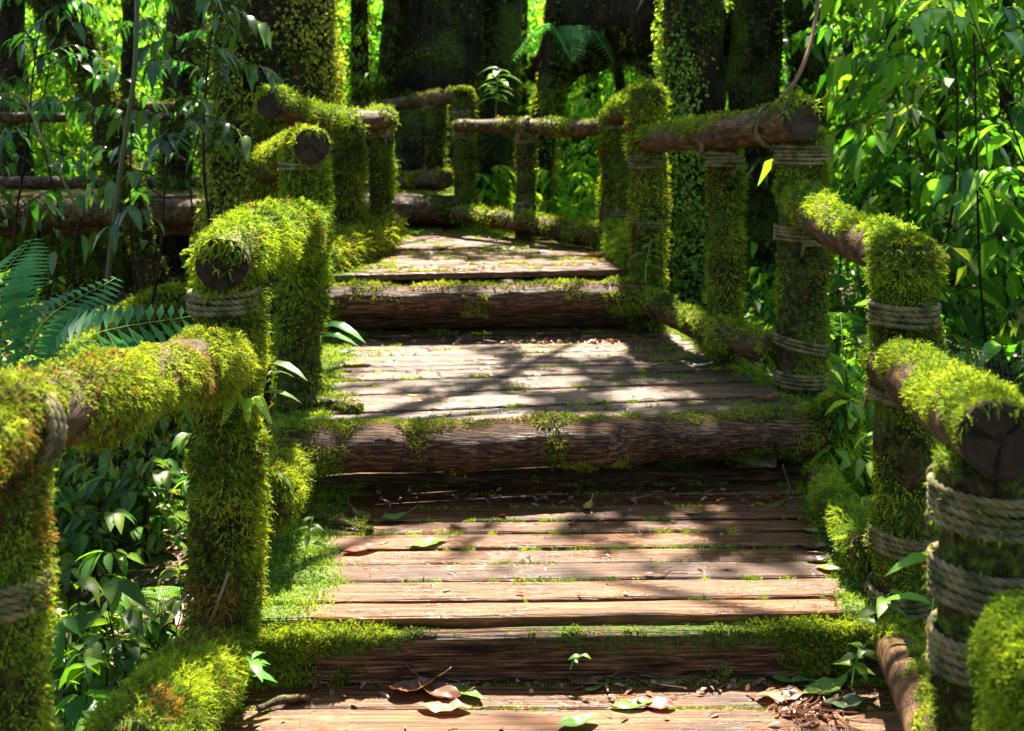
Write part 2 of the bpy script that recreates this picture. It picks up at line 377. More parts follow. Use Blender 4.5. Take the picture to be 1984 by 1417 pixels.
def logp(name, parent, pts, r, matl='rail', amp=.008, seed=0, green=.15, moss=None, cut=None, nsc=9, label=None):
    pts = np.asarray(pts, float); ln = np.linalg.norm(np.diff(pts, axis=0), axis=1).sum(); d = pts[:, 1].mean()
    nl = int(max(10, min(90, ln / (.014 * max(1, d / 3))))); ns = 36 if d < 4.5 else 22
    G, N, path, tg, rr = tube(pts, r, nl, ns, amp, nsc, seed)
    q = G.reshape(-1, 3); up = N.reshape(-1, 3)[:, 2]
    gm = green + .25 * up + (fbm(q * 6, seed + 3) - .5) * .5
    b = .4 + .2 * rng.random(); C = np.stack([b - gm * .5, b + gm * .5, np.full(len(q), b)], -1)
    g = Geo(); add_tube(g, G, C); o = build(name, g, M[matl], parent)
    if label: o['label'] = label
    if moss is not None: mosscoat(o, G, N, path, rr, seed=seed, **moss)
    if cut is not None:
        cutend(o, G, tg, cut == 0); R_ = G[0 if cut == 0 else -1]; c_ = R_.mean(0); tt = -tg[0] if cut == 0 else tg[-1]; k = 260; j = rng.integers(0, ns, k)
        q = c_ + (R_[j] - c_) * (.72 + .3 * rng.random((k, 1)) ** .5) + tt * .006; kk = (q[:, 2] - c_[2]) / np.max(r) > .15 + .5 * rng.random(k) + (fbm(q * 18, seed) - .5); q = q[kk]; sz = .012 * max(1, d / 2.4) ** .8
        g = Geo(); sprigs(g, q, np.tile(tt * .6 + np.array([0, 0, .1]), (len(q), 1)), sz, sz * .3, .6, 1.0, 4, BRI, BRW); build('end_moss', g, M['moss'], o, smooth=False)['kind'] = 'stuff'
    if moss is not None and ln < 4:
        g = Geo()
        for e in (0, 1):
            if cut is not None and (cut == 0) == (e == 0): continue
            R_ = G[0 if e == 0 else -1]; c_ = R_.mean(0); tt = -tg[0] if e == 0 else tg[-1]; k = int(420 / max(1, (d / 2.5)) ** 1.2); j = rng.integers(0, ns, k); f = np.sqrt(rng.random((k, 1)))
            sprigs(g, c_ + (R_[j] - c_) * f + tt * .012 * (1 - f), nrm(tt + (R_[j] - c_) * 6 * f), .013 * max(1, d / 2.5) ** .8, .004 * max(1, d / 2.5) ** .8, .3, .5, 4, moss.get('cols'), moss.get('ww'))
        build('end_moss', g, M['moss'], o, smooth=False)['kind'] = 'stuff'
    return o, (G, N, path, tg, rr)

def lashing(parent, c, ax, R, turns=5, rr=.0075, tilt=0.0, pitch=None, loop=False):
    """twisted rope wound round a log: helix with real strand relief."""
    c = np.asarray(c, float); ax = nrm(np.asarray(ax, float)[None])[0]
    ref = np.array([0, 1.0, 0]) if abs(ax[1]) < .8 else np.array([0, 0, 1.0]); a = nrm(np.cross(ax, ref)[None])[0]; b = np.cross(ax, a)
    d = max(1.0, c[1]); per = int(np.clip(2 * np.pi * R / (.0045 * max(1, d / 2.2)), 24, 110)); n = int(per * turns); ns = 9 if d < 4 else 6
    t = np.linspace(0, turns * 2 * np.pi, n) + rng.random() * 6.28; pitch = pitch or rr * 2.02
    rad = R + rr * .55 + rr * .35 * (vn(np.stack([t * 1.3, t * 0, t * 0 + c[0]], -1), 3) - .3)
    off = (t / (2 * np.pi) - t[0] / (2 * np.pi) - turns / 2) * pitch + np.sin(t * 1.7 + c[0] * 9) * rr * .2 + tilt * R * np.cos(t)
    pc = c + np.cos(t)[:, None] * a * rad[:, None] + np.sin(t)[:, None] * b * rad[:, None] + ax * off[:, None]
    tn = nrm(np.gradient(pc, axis=0)); ra = nrm(pc - c - ax * ((pc - c) @ ax)[:, None]); bn = nrm(np.cross(tn, ra))
    th = np.arange(ns) / ns * 2 * np.pi; s = np.cumsum(np.r_[0, np.linalg.norm(np.diff(pc, axis=0), axis=1)])
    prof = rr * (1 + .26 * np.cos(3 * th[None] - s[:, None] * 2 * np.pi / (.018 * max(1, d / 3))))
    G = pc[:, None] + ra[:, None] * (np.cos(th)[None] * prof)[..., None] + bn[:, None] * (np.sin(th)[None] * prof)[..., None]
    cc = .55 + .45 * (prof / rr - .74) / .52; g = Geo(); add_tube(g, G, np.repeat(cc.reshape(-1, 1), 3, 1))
    for e in (0, -1):                                       # a loose end hanging off
        a0 = pc[e]; o2 = ra[e]; GG, *_ = tube([a0, a0 + o2 * .008 + [0, 0, -.012], a0 + o2 * .010 + np.array([rng.normal(0, .006), 0, -.03 - .02 * rng.random()])], [rr, rr * .9, rr * .5], 10, 6, .002, 90, 3); add_tube(g, GG, np.array([.7] * 3))
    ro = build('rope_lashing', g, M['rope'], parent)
    if ax[2] > .8:
        k = int(len(G) * .9); i = rng.integers(0, len(G), k); j = rng.integers(0, ns, k); q = G[i, j]; m = fbm(q * 14, 77) > .52; q = q[m]; nn = nrm(q - pc[i[m]]); g = Geo(); sz = .010 * max(1, d / 2.4) ** .8
        sprigs(g, q, nn, sz, sz * .3, .3, .6, 4, MOSS, MW)
        mo = build('rope_moss', g, M['moss'], parent, smooth=False); mo['kind'] = 'stuff'  # moss sprigs overgrowing the rope
    return ro

# ---------------------------------------------------------------- decks
Z0, Z1, Z2, Z3, Z4 = .422, .577, .8415, 1.151, 1.40
def board_geo(g, fl, fr, bl, br, z, n, th=.032, gap=.016, clip=None, mossf=None):
    fl, fr, bl, br = [np.array([*a, z]) for a in (fl, fr, bl, br)]
    gaps = []
    ws = .8 + .4 * rng.random(n); vs = np.r_[0, np.cumsum(ws)] / ws.sum()
    dep = np.linalg.norm((bl + br - fl - fr) / 2)
    for i in range(n):
        v0, v1 = vs[i], vs[i + 1] - gap / dep; e0, e1 = rng.normal(0, .012, 2)
        a = fl + (bl - fl) * v0; b = fr + (br - fr) * v0; c = fl + (bl - fl) * v1; d = fr + (br - fr) * v1
        ex = nrm((b - a)[None])[0]; a = a - ex * e0; c = c - ex * e0; b = b + ex * e1; d = d + ex * e1
        if clip is not None:
            xm = clip((a[1] + c[1]) / 2)
            if xm < a[0] + .1: continue
            b = a + (b - a) * min(1, (xm - a[0]) / (b[0] - a[0])); d = c + (d - c) * min(1, (xm - c[0]) / (d[0] - c[0]))
        m = 46; t = np.linspace(0, 1, m)[:, None]; fe = a * (1 - t) + b * t; be = c * (1 - t) + d * t
        wob = lambda q, s, am: (fbm(q * np.array([5, 1, 1]) + s * 17.3, int(s * 100) % 97) - .5)[:, None] * am
        fe = fe + np.array([0, 1, 0]) * wob(fe, rng.random(), .008); be = be + np.array([0, 1, 0]) * wob(be, rng.random(), .008)
        dz = rng.normal(0, .0022); tl = rng.normal(0, .002)
        zf = np.array([0, 0, 1]) * (dz + tl + wob(fe, .3, .005)); zb = np.array([0, 0, 1]) * (dz - tl + wob(be, .6, .005))
        ch = .005; yv = nrm((be - fe))
        U = np.array([0, 0, 1.0])
        rows = [fe + zf - U * th, fe + zf - U * ch, fe + zf + yv * ch, fe * .66 + be * .34 + zf * .5 + zb * .5 + U * .0012, fe * .33 + be * .67 + zf * .5 + zb * .5 + U * .0012, be + zb - yv * ch, be + zb - U * ch, be + zb - U * th]
        G = np.stack(rows, 1); q = G.reshape(-1, 3)
        br_ = .2 + .5 * rng.random(); mm = np.zeros(len(q)) if mossf is None else mossf(q)
        mm = np.clip(mm, -.2, .8); C = np.stack([br_ - mm * .5, br_ + mm * .5, np.full(len(q), br_ * .9)], -1)
        add_tube(g, G, C)
        gaps.append((be, zb))
    return gaps
def surf_moss(parent, pts, nn, s, cols=None, ww=None, down=.1, lay=.3):
    g = Geo(); sprigs(g, pts, nn, s, s * .26, lay, down, 3, cols, ww)
    o = build('moss', g, M['moss'], parent, smooth=False); o['kind'] = 'stuff'; return o

def deck(label, fl, fr, bl, br, z, n, bm='board', clip=None, msk=None, joists=(), gapm=.5, carpet=9000, csize=.010):
    c = ((fl[0] + fr[0]) / 2, (fl[1] + bl[1]) / 2, float(gz((fl[0] + fr[0]) / 2, (fl[1] + bl[1]) / 2)))
    t = thing('deck', c, label, 'deck', 'decks of the stepped boardwalk')
    g = Geo(); gaps = board_geo(g, fl, fr, bl, br, z, n, clip=clip, mossf=lambda q: msk(q) * 1.3 - .25)
    build('boards', g, M[bm], t, smooth=False)
    for y, zz, h in joists:                         # timbers under the boards
        g = Geo(); x0 = min(fl[0], bl[0]); x1 = max(fr[0], br[0]); G, *_ = tube([(x0, y, zz), (x1, y + .05, zz)], .06, 20, 10, .004, 8, 3); add_tube(g, G); build('joist', g, M['beam'], t)
    for xx in (fl[0] + .25, fr[0] - .25):
        y0 = max(fl[1], fr[1]) + .2; y1 = bl[1] - .05; g = Geo(); G, *_ = tube([(xx, y0, z - .09), (xx + (bl[0] - fl[0]) * .5, y1, z - .09)], .055, 20, 10, .004, 8, 3); add_tube(g, G); build('bearer', g, M['beam'], t)
    P_ = []
    for be, zb in gaps:                             # moss along the gaps
        k = 1400; u = rng.random(k); i = (u * 45).astype(int); f = (u * 45 - i)[:, None]; q = be[i] * (1 - f) + be[np.minimum(i + 1, 45)] * f + np.array([0, .004, -.003])
        q = q + rng.normal(0, 1, (k, 3)) * np.array([0, .003, .0015])
        m = fbm(q * np.array([7, 9, 1]), 4) + .5 * (fbm(q * np.array([30, 9, 1]), 8) - .5) + .35 * np.clip(msk(q), 0, 1); P_.append(q[m > 1 - gapm])
    k = carpet * 3; u = rng.random(k)[:, None]; v = rng.random(k)[:, None]; A, B, C_, D_ = [np.array([*a, z]) for a in (fl, fr, bl, br)]
    q = (A * (1 - u) + B * u) * (1 - v) + (C_ * (1 - u) + D_ * u) * v
    if clip is not None: q = q[np.array([a[0] < clip(a[1]) for a in q])]
    mk = msk(q); q = q[mk > .42 + rng.normal(0, .05, len(q))]; q[:, 2] += .006 * rng.random(len(q))
    q = q[:carpet * 2]
    pts = np.vstack(P_ + [q]); dd = pts[:, 1].mean(); s = csize * (dd / 2.6) ** .6
    surf_moss(t, pts, np.tile([0, 0, 1.0], (len(pts), 1)), s, BRI, BRW)
    return t
def edge(xl, wl, xr=None, wr=.1, back=None, wb=.2, sc=5, s=1, amp=.22):
    """mask: 1 near the left edge line xl(y), the right edge line and the back line, breaking up with noise."""
    def f(q):
        m = -np.ones(len(q)); nz = (fbm(q * np.array([sc, sc, 1]), s) - .5) * 2 * amp
        m = np.maximum(m, 1 - (q[:, 0] - xl(q[:, 1])) / wl)
        if xr is not None: m = np.maximum(m, 1 - (xr(q[:, 1]) - q[:, 0]) / wr)
        if back is not None: m = np.maximum(m, 1 - (back - q[:, 1]) / wb)
        return m + nz * 1.6
    return f
lin = lambda y0, x0, y1, x1: (lambda y: x0 + (np.asarray(y) - y0) * (x1 - x0) / (y1 - y0))
D = {}
D[0] = deck("lowest wooden deck, at the bottom edge, its leaf-strewn boards below the first mossy beam", (-.86, 1.5), (1.02, 1.5), (-.80, 3.0), (1.02, 3.0), Z0, 13,
            msk=edge(lin(1.5, -.86, 3, -.80), .22, None, .1, 2.80, .10, 6, 21), gapm=.50, carpet=9000)
D[1] = deck("second deck from the bottom, reddish brown boards behind the square mossy beam", (-.74, 2.785), (.99, 2.83), (-.80, 3.83), (1.13, 3.86), Z1, 9,
            msk=edge(lin(2.8, -.70, 3.8, -.76), .30, lin(2.8, .98, 3.8, 1.12), .12, None, .2, 5, 22), joists=((3.7, Z1 - .1, .1),), gapm=.46, carpet=12000)
D[2] = deck("third deck from the bottom, longest grey-brown boards with a pale wet sheen", (-.86, 3.62), (1.20, 3.95), (-1.02, 5.62), (.86, 5.72), Z2, 17, 'board2',
            msk=edge(lin(3.6, -.80, 5.6, -.98), .26, lin(3.9, 1.16, 5.7, .8), .10, None, .2, 5, 23), joists=((4.4, Z2 - .1, .1), (5.1, Z2 - .1, .1)), gapm=.41, carpet=12000)
railline = lambda y: np.interp(y, [5, 5.9, 6.4, 7.0, 7.6], [.80, .82, .72, .22, -.30])
D[3] = deck("fourth deck from the bottom, smallest and farthest boards before the dark log step", (-1.05, 5.25), (.70, 5.50), (-1.00, 7.80), (.80, 7.85), Z3, 20, clip=railline,
            msk=edge(lin(5.2, -.98, 6.6, -.86), .20, lambda y: railline(y) - .03, .08, None, .2, 5, 24), joists=((6.2, Z3 - .1, .1), (7.2, Z3 - .1, .1)), gapm=.42, carpet=7000)
D[4] = deck("raised walkway section running away behind the ivy-clad tree on the dark log", (-6.5, 7.75), (-.30, 7.80), (-6.5, 8.95), (-.45, 8.95), Z4, 9,
            msk=edge(lambda y: y * 0 - 9, .1, lambda y: y * 0 - .45, .35, 8.9, .15, 4, 25), joists=((8.8, Z4 - .1, .1),), gapm=.55, carpet=5000)

# step beams and logs, parts of their deck
def sqbeam(parent, a, b, h, dpt, seed, moss):
    a, b = np.array(a), np.array(b); m = 120; t = np.linspace(0, 1, m)[:, None]; c = a * (1 - t) + b * t
    prof = [(-.5, -.5), (-.55, -.2), (-.53, .15), (-.5, .42), (-.42, .5), (0, .52), (.5, .5), (.5, -.5)]
    G = np.stack([c + np.array([0, dpt * y, h * z]) for y, z in prof], 1)
    # refine ring for relief
    ns0 = 8; R = []
    for j in range(ns0):
        for f in (0, .25, .5, .75): R.append(G[:, j] * (1 - f) + G[:, (j + 1) % ns0] * f)
    G = np.stack(R, 1); ctr = G.mean(1, keepdims=True); N = nrm(G - ctr)
    N = nrm(N * np.array([0, 1, 1])); q = G.reshape(-1, 3)
    d = (fbm(q * np.array([3, 26, 26]), seed) - .5) * .012 + (fbm(q * np.array([6, 9, 9]), seed + 1) - .5) * .012
    G = G + N * d.reshape(G.shape[:2])[..., None]
    gm = .12 + .3 * N.reshape(-1, 3)[:, 2] + (fbm(q * 5, seed + 3) - .5) * .9 + moss.get('gb', lambda q: 0)(q)
    C = np.stack([.45 - gm * .5, .45 + gm * .5, np.full(len(q), .45)], -1)
    g = Geo(); add_tube(g, G, C); o = build('step_beam', g, M['beam'], parent)
    return o, G, N, c
o, G, N, c = sqbeam(D[1], (-.80, 2.80, .465), (1.02, 2.85, .468), .165, .13, 31, {'gb': lambda q: .6 * np.clip((-.35 - q[:, 0]) / .3, 0, 1)})
G_, N_ = G[:, list(range(0, 24))], N[:, list(range(0, 24))]
def bb1(p, nn, u):
    L_ = np.clip((-.30 - p[:, 0]) / .25, 0, 1) * .62; R_ = np.clip((p[:, 0] - .55) / .25, 0, 1) * .42 * (p[:, 2] > .44)
    return L_ + R_ + .36 * np.clip((p[:, 2] - .530) / .02, -.5, 1) - .10
mosscoat(o, G, N, c, np.array([.085]), cover=.36, top=0, dens=1.4, size=.7, seed=33, bias=bb1, down=.6, cols=BRI, ww=BRW, nsc=9)
# step 2: round log with dark riser beam below
p2 = [P(548, 872, 3.60), P(800, 866, 3.66), P(1060, 858, 3.74), P(1300, 850, 3.82), P(1585, 838, 3.92)]
o, (G, N, path, tg, rr) = logp('step_log', D[2], p2, [.078, .088, .082, .088, .080, .086], 'beam', .022, 41, -.1, nsc=6)
def bb2(p, nn, u):
    return np.clip((-.45 - p[:, 0]) / .35, 0, 1) * .36 + np.clip((p[:, 0] - .75) / .25, 0, 1) * .36 + .45 * np.clip((nn[:, 2] - .75) / .2, 0, 1) + .12 * (nn[:, 2] < .4)
mosscoat(o, G, N, path, rr, cover=.26, top=.1, dens=1.3, size=.7, seed=43, bias=bb2, cols=MOSS, ww=MW, down=.7, hang=60)
cutend(o, G, tg, True, 'end')
logp('riser_beam', D[2], [P(520, 948, 3.86), P(1060, 944, 3.92), P(1600, 932, 4.02)], .058, 'beam', .006, 42, 0, None)
# step 3
p3 = [(-1.12, 5.20, 1.035), (-.5, 5.24, 1.03), (.2, 5.29, 1.035), (.70, 5.35, 1.035)]
o, (G, N, path, tg, rr) = logp('step_log', D[3], p3, [.068, .073, .070, .074, .070], 'beam', .012, 51, -.1)
def bb3(p, nn, u):
    return .5 * np.clip((.25 - np.abs(nn[:, 2] - .92)) / .2, -.4, 1) * (nn[:, 1] > -.35) + .32 * (vn(p * 5, 77) > .55) * (nn[:, 2] < .5) + np.clip((p[:, 0] - .45) / .15, 0, 1) * .3 - .12
mosscoat(o, G, N, path, rr, cover=.33, top=.1, dens=1.3, size=.75, seed=53, bias=bb3, cols=BRI, ww=BRW, down=.5, nsc=9)
g = Geo(); G2, *_ = tube([(-1.1, 5.42, .905), (.66, 5.52, .905)], .06, 24, 12, .005, 6, 9); add_tube(g, G2); build('riser_beam', g, M['beam'], D[3])
# step 4: dark log, running off behind the tree
o, (G, N, path, tg, rr) = logp('step_log', D[4], [(-6.5, 7.55, 1.28), (-3, 7.62, 1.28), (-1.2, 7.68, 1.29), (-.36, 7.70, 1.29)], .105, 'rail', .015, 61, -.05)
mosscoat(o, G, N, path, rr, cover=.42, top=.3, dens=.8, size=.9, seed=63, cols=MOSSD, ww=MWD, down=.6)
logp('riser_beam', D[4], [(-6.5, 7.75, 1.14), (-.40, 7.85, 1.16)], .06, 'beam', .006, 62, 0, None)

# ---------------------------------------------------------------- railings
RG = 'log railings of the boardwalk'
def post(t, x, y, z0, z1, r, seed, cover=.72, lean=(0, 0), lash=(), cols=None, ww=None, size=1.0, dens=1.0, cap=None, thick=1.0, bias=None, hang=0, name='post'):
    zb = min(z0, float(gz(x, y)) - .1)
    pts = [(x + lean[0] * (zb - z1) , y + lean[1] * (zb - z1), zb), (x + lean[0] * (z0 - z1) / 2, y, (z0 + z1) / 2), (x, y, z1)]
    o, (G, N, path, tg, rr) = logp(name, t, pts, [r * 1.08, r, r * .97], 'bark', .010, seed, .25)
    # light reaches the right-hand side, the moss is thickest there
    f = bias or (lambda p, nn, u: .12 * nn[:, 0] + .12 * nn[:, 1] - .02)
    mosscoat(o, G, N, path, rr, cover=cover, top=.2, seed=seed, cols=cols, ww=ww, size=size, dens=dens, thick=thick, bias=f, hang=hang)
    k = int(900 * (r / .08) ** 2); an = rng.random(k) * 6.283; ra = r * 1.02 * np.sqrt(rng.random(k)); hh = np.sqrt(np.maximum(0, 1 - (ra / (r * 1.1)) ** 2)) * r * .45
    q = np.stack([x + np.cos(an) * ra, y + np.sin(an) * ra, z1 - .004 + hh], -1); nn = nrm(np.stack([np.cos(an) * ra, np.sin(an) * ra, r * .6 + 0 * ra], -1)); g = Geo(); cs = .012 * max(1, (y / 2.4)) ** .7
    GG = np.stack([np.stack([x + np.cos(th_) * r * f, y + np.sin(th_) * r * f, z1 - .012 + r * .42 * math.sqrt(1 - (f * .98) ** 2) + 0 * th_], -1) for f in (1, .85, .6, .3, .08) for th_ in [np.arange(20) / 20 * 6.2832]])
    gd = Geo(); add_tube(gd, GG, np.array([.3, .6, .3])); build('cap', gd, M['bark'], o)
    sprigs(g, q, nn, cs, cs * .3, .3, .5, 4, cols, ww); build('cap_moss', g, M['moss'], o, smooth=False)['kind'] = 'stuff'
    for (zz, n, *tl) in lash:
        lashing(o, (x + lean[0] * (zz - z1), y, zz), (tl[1] if len(tl) > 1 else 0, 0, 1), r * 1.06, n, .0068 if y < 2.5 else .0078 if y < 4.5 else .009, tl[0] if tl else 0)
    return o
YM = [(.34, .39, .03), (.26, .32, .02), (.17, .23, .015), (.07, .10, .012), (.30, .15, .03)]; YW = [.28, .32, .2, .1, .10]
# --- right side, nearest to farthest
def pz(py, d): return CZ + (CY - py) * d / F
t = thing('railing', (.80, 1.66, float(gz(.8, 1.66))), "nearest log railing on the right, big sawn end facing out over a roped post", 'railing', RG)
A0 = P(1722, 712, 2.86); A1 = P(1936, 852, 1.60)
def rail_lift(p, nn, u): return .0
logp('top_rail', t, [A0 + (A0 - A1) * .03, A0 * .65 + A1 * .35 + np.array([0, 0, .012]), A0 * .3 + A1 * .7, A1], [.060, .064, .062, .0605], 'rail', .007, 71, -.1,
     dict(cover=.40, top=1.05, dens=1.3, size=1.0, thick=1.0, cols=BRI, ww=BRW, nsc=8), cut=1)
post(t, .775, 1.70, .2, pz(905, 1.7), .070, 72, .62, (0, 0), ((pz(975, 1.7), 5, .12), (pz(1130, 1.7), 5, .15), (pz(1250, 1.7), 5, -.1)), cols=MOSSD, ww=MWD)
logp('bottom_rail', t, [P(1725, 1235, 2.85), P(1775, 1330, 2.3), P(1850, 1500, 1.8)], [.055, .058, .06], 'rail', .006, 73, -.05,
     dict(cover=.38, top=.55, dens=1.3, size=1.0, cols=BRI, ww=BRW, bias=lambda p, nn, u: .28 * nn[:, 0]))
t = thing('railing', (1.08, 2.87, float(gz(1.08, 2.87))), "second railing on the right, thick moss on its stump top above rope windings", 'railing', RG)
B0 = P(1548, 392, 4.12); B1 = P(1748, 505, 2.84)
logp('top_rail', t, [B0, B0 * .6 + B1 * .4 + np.array([0, 0, -.025]), B0 * .25 + B1 * .75 - np.array([0, 0, .01]), B1 + (B1 - B0) * .01], [.075, .070, .066, .072], 'rail', .009, 74, .0,
     dict(cover=.50, top=.9, dens=1.3, size=1.0, thick=1.2, cols=BRI, ww=BRW))
post(t, 1.085, 2.86, .3, pz(478, 2.86), .078, 75, .66, (0, 0), ((pz(600, 2.9), 4, .05), (pz(760, 2.9), 2, .2), (pz(1035, 2.9), 4, .12), (pz(1135, 2.9), 4, -.12)),
     bias=lambda p, nn, u: .12 * nn[:, 0] + .42 * np.clip((p[:, 2] - 1.42) / .08, 0, 1) - .06, cols=MOSS, ww=MW, thick=1.2, dens=1.1, hang=40)
logp('bottom_rail', t, [P(1590, 925, 3.85), P(1620, 985, 3.45), P(1690, 1075, 2.98)], [.068, .066, .062], 'rail', .008, 76, .1,
     dict(cover=.52, top=.6, dens=1.2, size=1.0, thick=1.2, cols=BRI, ww=BRW))
t = thing('railing', (1.16, 4.15, float(gz(1.16, 4.15))), "third railing on the right, tallest roped post with a dark sawn end on top", 'railing', RG)
C0 = P(1250, 272, 5.42); C1 = P(1552, 232, 4.02)
logp('top_rail', t, [C0, C0 * .66 + C1 * .34 + np.array([0, 0, -.01]), C0 * .33 + C1 * .67 + np.array([0, 0, -.012]), C1], [.060, .068, .074, .083], 'rail', .010, 77, -.1,
     dict(cover=.38, top=.95, dens=1.2, size=.9, cols=BRI, ww=BRW), cut=1)
pc = post(t, 1.165, 4.16, .7, pz(262, 4.16), .092, 78, .62, (0, 0), ((pz(298, 4.16), 5, .03), (pz(455, 4.16), 4, .06), (pz(665, 4.16), 3, .25), (pz(730, 4.16), 4, .05)),
          bias=lambda p, nn, u: .22 * nn[:, 0] - .02, cols=MOSS, ww=MW, hang=60)
lashing(pc, P(1500, 245, 4.22), C1 - C0, .084, 2, .008, .1)
px_ = post(t, .965, 4.70, .75, pz(275, 4.7), .070, 79, .74, (0, 0), ((pz(312, 4.7), 4, .03),), cols=MOSS, ww=MW, bias=lambda p, nn, u: .25 * nn[:, 0], hang=40)
lashing(px_, P(1378, 268, 4.75), C1 - C0, .068, 2, .007, .4)
logp('bottom_rail', t, [P(1232, 578, 5.45), P(1300, 608, 5.05), P(1370, 640, 4.7), P(1500, 680, 4.24)], [.062, .058, .062, .064], 'rail', .009, 80, .0,
     dict(cover=.62, top=.6, dens=1.2, size=.9, thick=1.2, cols=BRI, ww=BRW))
post(t, (1618 - CX) * 3.9 / F, 3.9, .4, pz(775, 3.9), .055, 1780, .9, (0, 0), cols=BRI, ww=BRW, thick=1.5, hang=120, bias=lambda p, nn, u: .2 + 0 * u)
t = thing('railing', (.72, 5.5, float(gz(.72, 5.5))), "short fourth railing on the right, rusty brown patch below its rounded top", 'railing', RG)
E1 = P(1256, 188, 5.44); E0 = P(1192, 222, 6.55)
logp('top_rail', t, [E0, E0 * .5 + E1 * .5, E1], [.066, .074, .082], 'rail', .010, 81, .0, dict(cover=.55, top=.9, dens=1.2, size=.9, cols=BRI, ww=BRW))
pe = post(t, .715, 5.46, .95, pz(176, 5.46), .082, 82, .76, (0, 0), ((pz(315, 5.5), 4, .05), (pz(430, 5.5), 2, .1)), cols=MOSS, ww=MW, bias=lambda p, nn, u: .12 * nn[:, 0] + .1 - .5 * (np.abs(p[:, 2] - pz(248, 5.5)) < .035))
# reddish root fibres under the cap
G, N, path, tg, rr = tube([(.715, 5.5, pz(262, 5.5)), (.715, 5.5, pz(238, 5.5))], .086, 10, 24); p, nn, u = scat(G, N, 900)
g = Geo(); sprigs(g, p, nn, .022, .003, .3, .2, 2, [(.22, .07, .02), (.30, .12, .03), (.10, .03, .01)], [.4, .3, .3]); build('root_fringe', g, M['moss'], pe, smooth=False)
post(t, .675, 6.62, 1.0, pz(222, 6.62), .098, 83, .62, (0, 0), ((pz(242, 6.6), 4, .05), (pz(418, 6.6), 5, .05)), cols=MOSS, ww=MW, bias=lambda p, nn, u: -.25 * nn[:, 0], size=.9)
# moss lump at its foot
logp('bottom_rail', t, [P(1195, 455, 6.35), P(1215, 478, 5.9), P(1240, 500, 5.62)], [.070, .078, .07], 'rail', .01, 84, .3, dict(cover=.9, top=.4, dens=1.2, size=1.0, thick=1.5, cols=BRI, ww=BRW))
t = thing('railing', (.1, 7.1, float(gz(.1, 7.1))), "level railing across the far bend, slim brown rails lashed to a thin middle post", 'railing', RG)
logp('top_rail', t, [P(888, 244, 7.55), P(1020, 245, 7.05), P(1105, 250, 6.8), P(1180, 246, 6.6)], [.046, .050, .056, .055], 'rail', .006, 85, .05, dict(cover=.45, top=.5, dens=1.1, size=.8, cols=MOSS, ww=MW))
pg = post(t, .10, 7.08, .9, pz(252, 7.08), .064, 86, .55, (.02, 0), ((pz(268, 7.08), 4, 0), (pz(405, 7.08), 5, 0)), cols=MOSS, ww=MW, size=.85)
lashing(pg, P(1016, 246, 7.0), (1, -.3, 0), .056, 2, .009, .3)
logp('bottom_rail', t, [P(888, 415, 7.5), P(1010, 432, 6.95), P(1100, 452, 6.6), P(1180, 460, 6.35)], [.058, .064, .068, .064], 'rail', .009, 87, .1, dict(cover=.55, top=.6, dens=1.2, size=.9, cols=MOSS, ww=MW))
t = thing('railing', (-.37, 7.7, float(gz(-.37, 7.7))), "farthest railing, thin dark rail sloping away from two mossy posts beside the black trunk", 'railing', RG)
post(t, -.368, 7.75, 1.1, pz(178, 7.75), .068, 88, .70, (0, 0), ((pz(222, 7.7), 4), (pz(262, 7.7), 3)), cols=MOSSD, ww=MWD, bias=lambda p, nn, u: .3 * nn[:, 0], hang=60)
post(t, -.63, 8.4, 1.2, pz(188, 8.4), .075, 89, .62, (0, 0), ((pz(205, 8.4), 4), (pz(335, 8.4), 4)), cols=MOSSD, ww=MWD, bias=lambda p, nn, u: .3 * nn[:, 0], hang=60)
logp('top_rail', t, [P(898, 182, 7.72), P(840, 192, 8.35), P(740, 206, 8.9), P(650, 212, 8.95), P(300, 207, 8.6)], [.060, .062, .05, .046, .05], 'rail', .006, 90, -.05, dict(cover=.42, top=.6, dens=1.0, size=.8, cols=MOSSD, ww=MWD))
logp('bottom_rail', t, [P(862, 348, 8.1), P(820, 350, 8.35), P(700, 358, 8.8), P(300, 356, 8.7), P(-300, 356, 8.3)], [.072, .07, .066, .06, .06], 'rail', .006, 91, -.1, dict(cover=.40, top=.5, dens=1.0, size=.9, cols=MOSS, ww=MW))
t = thing('railing', (-3.6, 7.2, float(gz(-3.6, 7.2))), "railing running off through the dark leaves on the left, mossy pole over bare one", 'railing', RG)
logp('top_rail', t, [P(-260, 200, 7.3), P(0, 203, 7.3), P(150, 206, 7.5), P(430, 208, 8.1)], [.04, .042, .04, .036], 'rail', .006, 92, .0, dict(cover=.55, top=.9, dens=1.1, size=.9, cols=BRI, ww=BRW))
logp('middle_rail', t, [P(-260, 228, 7.4), P(0, 228, 7.4), P(180, 228, 7.6), P(430, 226, 8.2)], [.036, .036, .034, .03], 'rail', .005, 93, -.2)
post(t, (215 - CX) * 7.65 / F, 7.7, .8, pz(200, 7.7), .09, 94, .5, (0, 0), cols=MOSSD, ww=MWD)
post(t, (-60 - CX) * 7.35 / F, 7.45, .8, pz(200, 7.4), .09, 95, .5, (0, 0), cols=MOSSD, ww=MWD)
